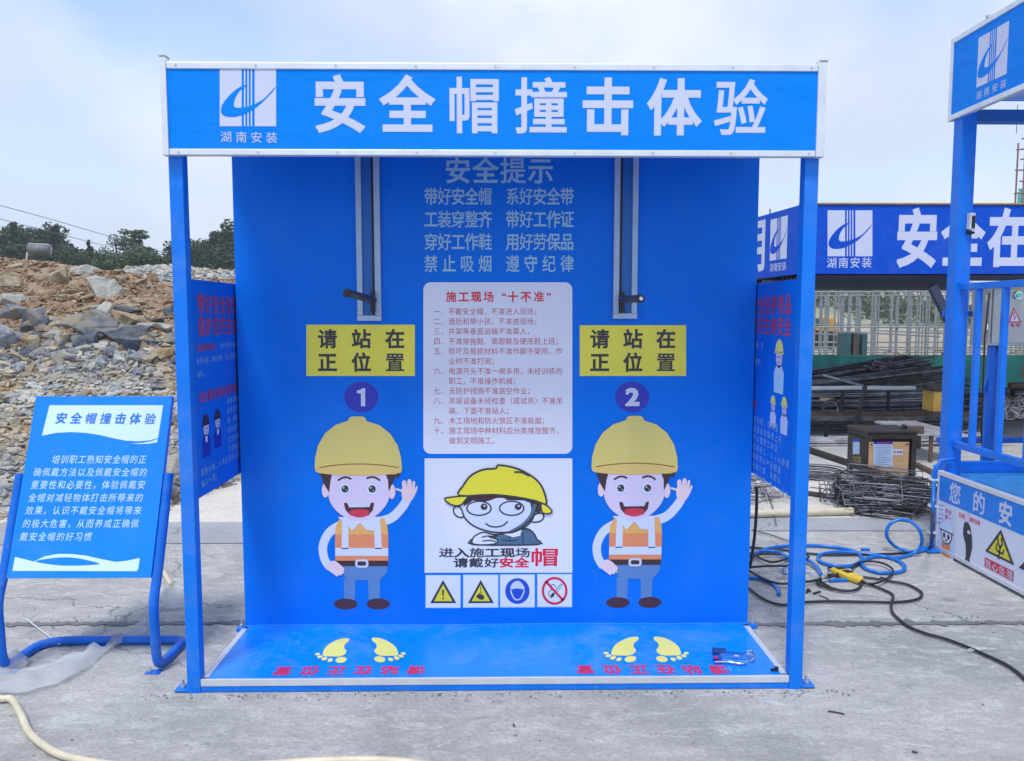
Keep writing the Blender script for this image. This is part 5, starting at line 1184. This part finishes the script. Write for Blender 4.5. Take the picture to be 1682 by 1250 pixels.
b.build('site_clutter', kind='stuff', label='jumbled boards and site clutter on the ground under the scaffolding', cat='clutter')
# dark tarped pallets
for i, (px0, px1, m, lab) in enumerate(((1386, 1399, 'glass_tarp', 'dark green tarped pallet among the scaffolding, left one'), (1402, 1413, 'beam_steel', 'dark panel stack between the tarped pallets'), (1416, 1426, 'glass_tarp', 'narrow dark green tarped pallet, right of the panel stack'))):
    a, c = atY(px0, 566, 19), atY(px1, 546 + i, 19); MB().box((a.x, 19, 0), (c.x, 19.4, c.z), m, .03).build('covered_pallet', origin=(a.x, 19, 0), label=lab, cat='pallet')
# yellow excavator far behind
ex = empty('excavator', (14.2, 36, 0), 'yellow excavator far behind the scaffolding, left of its centre', 'excavator')
def E3(px, py, Y=36.0): return atY(px, py, Y)
b = MB(); a, c = E3(1326, 560), E3(1356, 538); b.box((a.x, 35, .9), (c.x, 37.4, c.z), 'excavator_yellow', .1); b.build('house', ex)
b = MB(); a, c = E3(1326, 538), E3(1338, 522); b.box((a.x, 35, a.z), (c.x, 36.6, c.z), 'glass_tarp', .08); b.build('cab', ex)
b = MB(); pts = [E3(1340, 548, 35.5), E3(1348, 530, 35.5), E3(1357, 526, 35.5), E3(1368, 540, 35.5)]
for i in range(3): b.obox(pts[i], pts[i+1], .5, .45, 'excavator_yellow')
b.build('boom', ex)
b = MB(); b.obox(E3(1368, 540, 35.5), E3(1366, 562, 35.5), .35, .35, 'excavator_yellow'); b.build('dipper_arm', ex)
b = MB(); b.box((E3(1322,560).x, 34.9, 0), (E3(1360,560).x, 35.6, .85), 'black_steel', .25); b.box((E3(1322,560).x, 36.6, 0), (E3(1360,560).x, 37.3, .85), 'black_steel', .25); b.build('tracks', ex)
b = MB(); q = E3(1366, 562, 35.5); b.box((q.x - .5, 35.1, .1), (q.x + .4, 35.9, q.z + .1), 'black_steel', .15); b.build('bucket', ex)
# orange traffic-style board, right
a = atY(1676, 608, 13.5); MB().box((a.x, 13.4, a.z - .15), (a.x + .5, 13.45, a.z + .12), 'vest_dark', .01).build('orange_board', origin=a, label='small orange board against the green net at the right edge', cat='board')

# tower scaffold with green netting, top right
tw = empty('scaffold_tower', (28, 42, 0), 'distant scaffold tower with reddish poles and green netting at the right edge', 'scaffolding')
YT = 42.0
tx = [atY(px, 400, YT).x for px in (1676, 1702, 1728, 1754)]
zt_ = [atY(1670, py, YT).z for py in (205, 228, 246, 262, 280, 298, 318, 336)]
for i, x_ in enumerate(tx):
    for y_ in (YT, YT + .6): MB().tube([(x_, y_, 0), (x_, y_, zt_[0] + .4 - (1.2 if i == 0 else 0) + .9 * (i > 0))], .05, 'scaffold_red', 6).build('pole', tw)
for k, z_ in enumerate(zt_[1:]):
    MB().tube([(tx[0] - (.5 if k % 2 else .25), YT - .05, z_), (tx[-1], YT - .05, z_ + .15)], .045, 'scaffold_red', 6).build('ledger', tw)
for k in range(6): z_ = 1 + k * 1.1; MB().tube([(tx[0] - .3, YT - .05, z_), (tx[-1], YT - .05, z_)], .045, 'scaffold_red', 6).build('ledger', tw)
gx = atY(1681, 320, YT).x; gz1 = atY(1672, 309, YT).z
b = MB(); b.box((gx, YT + .2, 0), (tx[-1], YT + .5, gz1 - .1), 'net_green', .05); b.add([(gx - .2, YT + .15, gz1), (tx[-1], YT + .15, gz1), (tx[-1], YT + .15, gz1 - 1.2), (gx + .15, YT + .15, gz1 - 1.2)], [(0,1,2,3)], 'net_green'); b.build('netting', tw)
a = atY(1670, 205, 41)
MB().tube([(a.x, 41, a.z - .4), (a.x, 41, a.z + 1.0)], .02, 'wire_dark', 5).build('mast', tw)

# ================================================================ rubble heap, left
def ybase(x): return 6.25 + max(0.0, x + 2.8) * 4.2 - max(0.0, -(x + 2.8)) * .12
def heap(x, y):
    t_ = (y - ybase(x)) / 4.7
    if t_ <= 0: return 0.0
    Hx = 2.24 - max(0.0, min(1.0, (x + 6.5) / 3.0)) * .24 - max(0.0, x + 2.6) * .75
    if Hx <= 0: return 0.0
    s = min(1.0, t_) ; prof = s * (1.0 if s < .9 else 1) if t_ < 1 else max(0, 1 - (t_ - 1) * .5)
    n = noise.noise(Vector((x * .55, y * .55, 3.1))) * .30 + noise.noise(Vector((x * 1.7, y * 1.7, 9))) * .12
    return max(0.0, Hx * prof + n * min(1, t_ * 3) * .8)
def heap_hit(px, py):
    d = ray(px, py); t = 4.5
    while t < 18:
        q = CAM + d * t
        if q.y > ybase(q.x) and q.z < heap(q.x, q.y): return q
        t += .03
    return None
nx, ny = 150, 130; vs = []
for i in range(nx):
    for j in range(ny):
        x_ = -13 + 12.4 * i / (nx - 1); y_ = 5.0 + 13 * j / (ny - 1); h_ = heap(x_, y_)
        fn = noise.noise(Vector((x_ * 6, y_ * 6, 1))) * .05 + noise.noise(Vector((x_ * 14, y_ * 14, 5))) * .025
        vs.append((x_, y_, h_ + fn * min(1, h_ * 3) - (.02 if h_ == 0 else 0)))
zs_ = lambda f: sum(vs[k][2] for k in f) / 4
b = MB(); F = [(i*ny+j, (i+1)*ny+j, (i+1)*ny+j+1, i*ny+j+1) for i in range(nx-1) for j in range(ny-1)]
b.add(vs, [f for f in F if zs_(f) > 1.25], 'earth', False); b.add(vs, [f for f in F if zs_(f) <= 1.25], 'grit', False)
b.build('rubble_mound', kind='structure')

def rock_mesh(seed, slab=1.0, sub=1, m='rock_grey'):
    rr = random.Random(seed); bm = bmesh.new()
    for _ in range(rr.randint(11, 17)):
        v = Vector((rr.gauss(0,1), rr.gauss(0,1), rr.gauss(0,1))).normalized(); bm.verts.new((v.x * rr.uniform(.8, 1.05), v.y * rr.uniform(.6, .85), v.z * rr.uniform(.5, .75) * slab))
    r_ = bmesh.ops.convex_hull(bm, input=bm.verts[:]); bmesh.ops.delete(bm, geom=[g_ for g_ in r_['geom_interior'] if isinstance(g_, bmesh.types.BMVert)], context='VERTS')
    if sub:
        bmesh.ops.bevel(bm, geom=bm.edges[:], offset=.022, segments=1, affect='EDGES')
        bmesh.ops.triangulate(bm, faces=bm.faces[:])
        if sub > 1: bmesh.ops.subdivide_edges(bm, edges=bm.edges[:], cuts=sub - 1, use_grid_fill=True)
        for v in bm.verts: v.co += v.co.normalized() * (noise.noise(v.co * 2.3 + Vector((seed, 0, 0))) * .10 + noise.noise(v.co * 6 + Vector((seed, 5, 0))) * .05)
    me = bpy.data.meshes.new('rock'); bm.to_mesh(me); bm.free(); me.materials.append(MATS[m]); return me
MT = ['rock_grey', 'rock_dark', 'rock_tan', 'rock_brown', 'rock_pale']
lib = {m: [rock_mesh(100 * k + j, (1.0, .6, .8)[j % 3], 1, m) for j in range(6)] for k, m in enumerate(MT)}
nm_ = {'rock_grey': 'grey', 'rock_dark': 'dark slate', 'rock_tan': 'tan', 'rock_brown': 'reddish brown', 'rock_pale': 'pale'}
def put_rock(px, py, wpx, hpx, m, label, group=None, seed=0, big=False, rot=None):
    q = heap_hit(px, py + hpx * .25)
    if q is None: return None
    rr = random.Random(seed); s = wpx / 2 * q.y / FPX
    me = rock_mesh(9000 + seed, 1.0, 3, m) if big else rr.choice(lib[m])
    o = bpy.data.objects.new('boulder' if big else 'rock', me); COL.objects.link(o); k = hpx / wpx
    s *= 1.5 if big else 1.0; o.scale = (s * 1.05, s * rr.uniform(.8, 1.1), s * max(.4, k) * 1.45)
    o.rotation_euler = (rr.uniform(-.25, .25), rot if rot is not None else rr.uniform(-.35, .35), rr.uniform(-.5, .5) if big else rr.uniform(0, 6.28))
    o.location = q + Vector((0, s * .25, s * k * .30)); tag(o, label, 'rock', group); return o
BIG = [(167, 479, 50, 40, 'rock_pale', 'long pale slab boulder tilted down to the right near the middle of the heap', .65), (92, 458, 42, 28, 'rock_tan', 'tan angular boulder high on the brown part of the heap', -.2), (184, 441, 38, 19, 'rock_brown', 'rust brown boulder sitting on the crest of the heap', .1),
       (11, 462, 34, 24, 'rock_tan', 'tan boulder at the left picture edge near the crest', 0), (14, 494, 36, 24, 'rock_pale', 'pale boulder at the left edge below the tan one', 0), (17, 519, 40, 34, 'rock_grey', 'blocky grey boulder at the left edge, mid height', 0),
       (50, 535, 44, 36, 'rock_dark', 'pointed slate boulder right of the blocky grey one', -.4), (62, 512, 44, 22, 'rock_tan', 'flat tan boulder above the pointed slate one', 0), (17, 558, 48, 46, 'rock_grey', 'largest grey boulder at the left edge', .4),
       (112, 529, 62, 22, 'rock_grey', 'long low grey slab in the middle of the heap', .05), (157, 547, 64, 38, 'rock_dark', 'big slate boulder with sharp upper edge in the middle', .2), (208, 549, 62, 26, 'rock_dark', 'dark slate slab right of the big slate boulder', .15),
       (224, 566, 64, 18, 'rock_dark', 'low dark slab with pale veins under the other slate slab', .05), (212, 527, 54, 26, 'rock_tan', 'tan wedge boulder above the dark slabs', .3), (101, 563, 28, 30, 'rock_pale', 'upright pale rock below the long grey slab', .5),
       (128, 566, 28, 26, 'rock_dark', 'dark rounded rock left of the low dark slabs', 0), (76, 560, 42, 22, 'rock_grey', 'grey wedge rock under the pointed slate boulder', 0), (78, 541, 30, 16, 'rock_tan', 'small tan wedge right of the pointed slate boulder', .2),
       (56, 580, 40, 16, 'rock_grey', 'flat grey slab left, low on the heap', .1), (264, 545, 36, 22, 'rock_pale', 'pale triangular rock left of the booth post', .3), (279, 512, 22, 22, 'rock_dark', 'dark rock touching the booth post in view', .4),
       (150, 517, 34, 16, 'rock_tan', 'tan flat rock above the big slate boulder', .1), (138, 447, 38, 18, 'rock_pale', 'pale green-grey boulder on the crest left of the rust brown one', .1), (117, 583, 44, 16, 'rock_pale', 'pale flat rock low in the middle of the heap', 0),
       (60, 424, 34, 12, 'rock_tan', 'tan rock on the very top below the grey drum', 0), (276, 770, 40, 46, 'rock_pale', 'large pale boulder at the foot of the heap beside the notice stand', .3), (268, 805, 30, 26, 'rock_grey', 'grey rock at the foot of the heap beside the booth post', 0),
       (262, 660, 24, 22, 'rock_tan', 'tan rock above the right corner of the notice board', .3), (352, 790, 34, 18, 'rock_dark', 'dark flat rock at the foot of the heap seen below the left side panel', .1), (335, 775, 30, 14, 'rock_grey', 'grey flat rock just under the left side panel', 0)]
for i, (px, py, wp, hp, m, lab, ro) in enumerate(BIG): put_rock(px, py, wp, hp, m, lab, None, 50 + i, True, ro)
cnt_ = 0; rr = random.Random(77); tries = 0
while cnt_ < 268 and tries < 3000:
    tries += 1
    px = rr.uniform(-10, 300) if rr.random() < .88 else rr.uniform(305, 395); py = rr.uniform(432, 830)
    if 10 < px < 250 and py > 690: continue
    if py < 500: m = rr.choice(('rock_brown', 'rock_brown', 'rock_tan')); wp = rr.uniform(14, 34)
    elif py < 600: m = rr.choice(('rock_grey', 'rock_dark', 'rock_tan', 'rock_pale')); wp = rr.uniform(24, 58)
    else: m = rr.choice(('rock_grey', 'rock_tan', 'rock_pale', 'rock_pale')); wp = rr.uniform(16, 38)
    zone = 'upper' if py < 500 else ('middle' if py < 600 else 'lower')
    g_ = '%s rocks in the %s part of the heap' % (nm_[m], zone)
    if put_rock(px, py, wp, wp * rr.uniform(.45, .8), m, '%s broken rock in the %s part of the rubble heap' % (nm_[m], zone), g_, 500 + cnt_): cnt_ += 1
# the small stones, past counting
P0 = []
for m in MT:
    for me in [rock_mesh(7000 + j, (1, .5, .7)[j % 3], 0, m) for j in range(3)]:
        P0.append((m, [v.co.copy() for v in me.vertices], [tuple(p_.vertices) for p_ in me.polygons])); bpy.data.meshes.remove(me)
b = MB(); cc_ = 0
for i in range(26000):
    x_ = rr.uniform(-12, -1.2) if rr.random() < .3 else rr.uniform(-7.2, -2.0); y_ = ybase(x_) - .25 + rr.random() ** 1.15 * 5.3; h_ = heap(x_, y_)
    if y_ < ybase(x_) and rr.random() < .8: continue
    if x_ > -2.0 and y_ < 8.3: continue
    zn = h_ / 2.2 + noise.noise(Vector((x_ * .9, y_ * .9, 7))) * .25
    if zn > .6: c5 = (3, 3, 2, 3); s = rr.uniform(.014, .042)
    elif zn > .42: c5 = (0, 1, 2, 4); s = rr.uniform(.018, .068)
    else: c5 = (0, 2, 4, 4); s = rr.uniform(.016, .062)
    if rr.random() < .05: s *= 1.6
    m, V_, F_ = P0[rr.choice(c5) * 3 + rr.randrange(3)]
    rm = Matrix.Rotation(rr.uniform(0, 6.28), 3, 'Z') @ Matrix.Rotation(rr.gauss(0, .5), 3, 'X'); o_ = Vector((x_, y_, h_ + s * .2))
    b.add([rm @ (v * s) + o_ for v in V_], F_, m); cc_ += 1
b.build('rubble', kind='stuff', label='broken stones and reddish earth clods covering the heap left of the booth', cat='rubble')

# grey drum on the crest
q = atY(62, 409, 11.6)
dm = empty('drum_head', q, 'grey drum-shaped machine head on a pale leg standing behind the heap crest', 'machine')
a, c = atY(48, 408, 11.6), atY(83, 411, 11.6)
b = MB(); b.tube([a, a.lerp(c, .02), a.lerp(c, .98), c], [.05, .085, .08, .05], 'drum_grey', 18); b.build('drum', dm)
MB().tube([atY(48, 401, 11.55), atY(45, 415, 11.55), atY(43, 432, 11.55)], .012, 'white_pipe', 8).build('leg', dm)
MB().tube([atY(48, 401, 11.55), atY(80, 402, 11.55)], .012, 'rebar_pale', 8).build('top_bar', dm)
MB().tube([atY(80, 402, 11.6), atY(84, 410, 11.6), atY(82, 418, 11.6)], .012, 'rebar_pale', 8).build('end_bracket', dm)

# pale gravel mound farther back
b = MB(); vs = []; n1, n2 = 90, 40
def gm(x, y): return max(-.1, (3.05 + .10 * noise.noise(Vector((x, y, 0))) - max(0, x + 10.2) * .10) * (1 - ((y - 26) / 5.5) ** 2) - max(0, (-11.6 - x)) * 1.3 - max(0, x + 7.2) * .6)
for i in range(n1):
    for j in range(n2):
        x_ = -17 + 14 * i / (n1 - 1); y_ = 20 + 12 * j / (n2 - 1); vs.append((x_, y_, gm(x_, y_) + noise.noise(Vector((x_ * 3, y_ * 3, 2))) * .15))
b.add(vs, [(i*n2+j, (i+1)*n2+j, (i+1)*n2+j+1, i*n2+j+1) for i in range(n1-1) for j in range(n2-1)], 'rock_pale'); b.build('gravel_mound', kind='structure')
b = MB()
for i in range(3500):
    x_, y_ = rr.uniform(-15, -5), rr.uniform(21, 27); s = rr.uniform(.05, .16); m, V_, F_ = P0[rr.choice((0, 4, 4)) * 3 + rr.randrange(3)]
    if gm(x_, y_) < .3: continue
    o_ = Vector((x_, y_, gm(x_, y_) + s * .3)); rm = Matrix.Rotation(rr.uniform(0, 6.28), 3, 'Z'); b.add([rm @ (v * s) + o_ for v in V_], F_, m)
b.build('gravel', kind='stuff', label='grey crushed stone heaped far behind the rubble heap', cat='gravel')

# ================================================================ trees
def leaves(b, centre, rad, n, size, m, rr):
    for _ in range(n):
        d = Vector((rr.gauss(0,1), rr.gauss(0,1), rr.gauss(0,1))).normalized() * rr.random() ** .38
        c = centre + Vector((d.x * rad[0], d.y * rad[1], d.z * rad[2])); s = size * rr.uniform(.6, 1.4)
        u_ = Vector((rr.gauss(0,1), rr.gauss(0,1), rr.gauss(0,.7))).normalized(); v_ = u_.cross(Vector((rr.gauss(0,1), rr.gauss(0,1), rr.gauss(0,1)))).normalized()
        b.add([c - u_*s, c + v_*s*.45, c + u_*s, c - v_*s*.45], [(0,1,2,3)], m)
def tree_meshes(kind, seed, m):
    rr = random.Random(seed); T_ = MB(); C_ = MB(); H_ = 1.0
    T_.tube(spl([(0,0,0), (rr.uniform(-.02,.02),0,.3), (rr.uniform(-.04,.04),0,.6), (0,0,.9)], 4), [.03 - .025 * k / 12 for k in range(13)], 'bark', 7)
    if kind == 'broad':
        for k in range(15):
            a = rr.uniform(0, 6.28); hgt = rr.uniform(.35, .95); sp = (.27 if hgt < .75 else .15) * rr.uniform(.4, 1.1)
            c = Vector((math.cos(a) * sp, math.sin(a) * sp, hgt)); T_.tube([(0, 0, hgt * .7), tuple(c)], [.008, .003], 'bark', 5); leaves(C_, c, (rr.uniform(.08,.15), rr.uniform(.08,.15), rr.uniform(.05,.10)), 210, .020, m, rr)
    elif kind == 'spire':
        for k in range(14):
            t_ = k / 13; hgt = .25 + .72 * t_; sp = .17 * (1 - t_) + .02
            for q_ in range(3):
                a = rr.uniform(0, 6.28); c = Vector((math.cos(a) * sp * .7, math.sin(a) * sp * .7, hgt + rr.uniform(-.02, .02))); leaves(C_, c, (sp * .55, sp * .55, .035), 60, .017, m, rr)
    elif kind == 'pine':                                    # tall stem with a domed, layered crown
        for k in range(11):
            hgt = .60 + .38 * (k / 10); sp = .19 * math.sqrt(max(.05, 1 - ((hgt - .62) / .40) ** 2))
            for q_ in range(3):
                a = rr.uniform(0, 6.28); c = Vector((math.cos(a) * sp * .7, math.sin(a) * sp * .7, hgt)); leaves(C_, c, (.07, .07, .022), 75, .017, m, rr)
        leaves(C_, Vector((.03, 0, .35)), (.16, .16, .16), 500, .018, m, rr)
    else:                                                   # sparse
        for k in range(16):
            a = rr.uniform(0, 6.28); hgt = rr.uniform(.3, 1.0); sp = .2 * rr.uniform(.3, 1); c = Vector((math.cos(a) * sp, math.sin(a) * sp, hgt))
            T_.tube([(0, 0, hgt * .75), tuple(c)], [.006, .002], 'bark', 5); leaves(C_, c, (.07, .07, .05), 60, .015, m, rr)
    t_ = T_.build('trunk'); c_ = C_.build('crown'); mt_, mc_ = t_.data, c_.data; bpy.data.objects.remove(t_); bpy.data.objects.remove(c_); return mt_, mc_
TL = {}
for kind, ml, ns in (('broad', 'leaf_dark', 4), ('broad', 'leaf_mid', 2), ('spire', 'leaf_dark', 2), ('pine', 'leaf_mid', 1), ('sparse', 'leaf_far', 1)):
    for j in range(ns): TL.setdefault((kind, ml), []).append(tree_meshes(kind, hash_ := 40 + j * 7 + len(kind) * 3 + (5 if ml == 'leaf_mid' else 0), ml))
def tree(px, ptop, Y, kind, ml, label, group=None, wide=1.0):
    ptop -= 6; q = atY(px, ptop, Y); mt_, mc_ = rr.choice(TL[(kind, ml)]); r_ = empty('tree', (q.x, Y, -.3), label, 'tree', group)
    for nm, me in (('trunk', mt_), ('crown', mc_)):
        o = bpy.data.objects.new(nm, me); COL.objects.link(o); o.parent = r_
    hgt = q.z + .3; r_.scale = (hgt * wide, hgt * wide, hgt); r_.rotation_euler.z = rr.uniform(0, 6.28); return r_
GT = 'trees in the dark belt behind the rubble heap'
for px, pt, w_ in ((-40,372,1.2),(-12,376,1.2),(8,374,1.1),(48,372,1.2),(62,378,1.0),(78,376,1.1),(100,388,.8),(112,404,.8),(126,414,.8),(-25,400,1),(0,402,1.1),(30,400,1.1),(60,404,1.1),(90,408,1.1),(115,424,.9),(135,426,1),(160,418,.9),(178,424,.9),(205,418,.9),(225,414,1),(245,414,1),(300,402,1),(318,400,1),(342,394,1.1),(360,384,1),(385,376,1.2),(405,380,1.2),(325,416,1),(352,410,1.1),(378,406,1.2),(-30,392,1.3),(14,396,1.3),(40,386,1.2),(56,392,1.2),(74,396,1.2),(98,402,1.1),(118,416,1.1),(142,420,1.1),(152,430,1.1),(170,426,1.1),(195,428,1.2),(212,428,1.2),(238,424,1.2),(256,420,1.1),(268,424,1.1),(290,410,1.2),(308,412,1.2),(335,410,1.2),(362,400,1.2),(392,392,1.3)):
    lo = pt > 399; far = px > 290
    tree(px, pt + rr.uniform(-2, 2), 66 + rr.uniform(-3, 6) - (6 if lo else 0), 'broad', 'leaf_dark' if px < 150 or far else 'leaf_mid', 'dark green broadleaf tree in the belt %s' % ('seen between booth post and wall' if far else ('behind the left end of the heap' if px < 110 else 'in the middle dip behind the heap')), GT + (' right' if far else (' left' if px < 110 else ' middle')), w_)
tree(22, 371, 63, 'spire', 'leaf_dark', 'pointed dark conifer rising from the belt near the left edge', None, 1.0)
tree(88, 377, 62, 'spire', 'leaf_dark', 'pointed dark conifer right of the drum-shaped machine', None, 1.0)
tree(147, 404, 64, 'spire', 'leaf_dark', 'small pointed dark tree in the dip of the belt', None, .9)
tree(190, 392, 66, 'sparse', 'leaf_far', 'thin see-through pale tree left of the tall domed tree', None, .9)
tree(218, 384, 66, 'pine', 'leaf_mid', 'tall domed pale green tree standing above the dip', None, 1.0)
tree(276, 396, 62, 'broad', 'leaf_dark', 'dark round tree right beside the left booth post', None, .9)
# wood continuing behind the booths, and the hill on the right
def wood(name, label, f, n, size, seed, m=('leaf_dark', 'leaf_mid')):
    rr2 = random.Random(seed); b = MB()
    for _ in range(n):
        x_, y_, top = f(rr2); c = Vector((x_, y_, top * rr2.uniform(.25, .95))); leaves(b, c, (1.3, 1.3, 1.1), 34, size, rr2.choice(m), rr2)
    return b.build(name, kind='stuff', label=label, cat='wood')
wood('wood', 'dark wood running on behind the booth towards the right', lambda r_: ((lambda x: (x, 74 + r_.uniform(-5, 6), 7.0 + 1.2 * noise.noise(Vector((x * .15, 0, 0)))))(r_.uniform(-24, 24))), 420, .36, 5)
hv = []; n1, n2 = 90, 26
def hill(x, y):
    a = max(0, min(1, (x - 22) / 40)); rise = max(0, min(1, (y - 70) / 60)); rise = rise * rise * (3 - 2 * rise)
    return (1.9 + 7.0 * a + 1.6 * noise.noise(Vector((x * .04, y * .05, 0)))) * rise - .1
for i in range(n1):
    for j in range(n2):
        x_ = 10 + 150 * i / (n1 - 1); y_ = 66 + 110 * j / (n2 - 1); hv.append((x_, y_, hill(x_, y_) + .3 * noise.noise(Vector((x_ * .4, y_ * .4, 3)))))
b = MB(); b.add(hv, [(i*n2+j, (i+1)*n2+j, (i+1)*n2+j+1, i*n2+j+1) for i in range(n1-1) for j in range(n2-1)], 'hill_earth', True); b.build('hill', kind='structure')
def fh(r_):
    while True:
        x, y = r_.uniform(28, 130), r_.uniform(76, 135)
        if (y > 106 or noise.noise(Vector((x * .06, y * .06, 8))) > .08) : return x, y, hill(x, y) + 1.6 + (2.2 if y > 118 else 0)
def fh2(r_): x, y, t_ = fh(r_); return x, y, t_ 
rr2 = random.Random(31); b = MB()
for _ in range(900):
    x_, y_, top = fh(rr2); leaves(b, Vector((x_, y_, top - rr2.uniform(.2, 1.8))), (1.7, 1.7, 1.2), 75, .30, rr2.choice(('leaf_mid', 'leaf_far', 'leaf_dark')), rr2)
b.build('hillside_wood', kind='stuff', label='hazy green wood on the low hill behind the scaffolding', cat='wood')

# overhead lines, top left
for i, (pa, pm, pc) in enumerate((((-60,322),(90,362),(300,424)), ((-60,345),(80,380),(300,436)))):
    pts = spl([atY(pa[0], pa[1], 40), atY(pm[0], pm[1], 48), atY(pc[0], pc[1], 62)], 8)
    MB().tube(pts, .018, 'wire_dark', 4).build('overhead_line', origin=pts[0], label=('upper' if i == 0 else 'lower') + ' thin overhead line sagging across the sky at the left edge', cat='power line')
bpy.data.objects.remove(_fo)

# ================================================================ summer haze
hz_ = MB().box((-215, -18, -1), (215, 255, 14.5), 'haze_air'); h_o = hz_.build('haze', kind='stuff')
tag(h_o, 'thin pale summer haze lying over the whole site', 'haze')
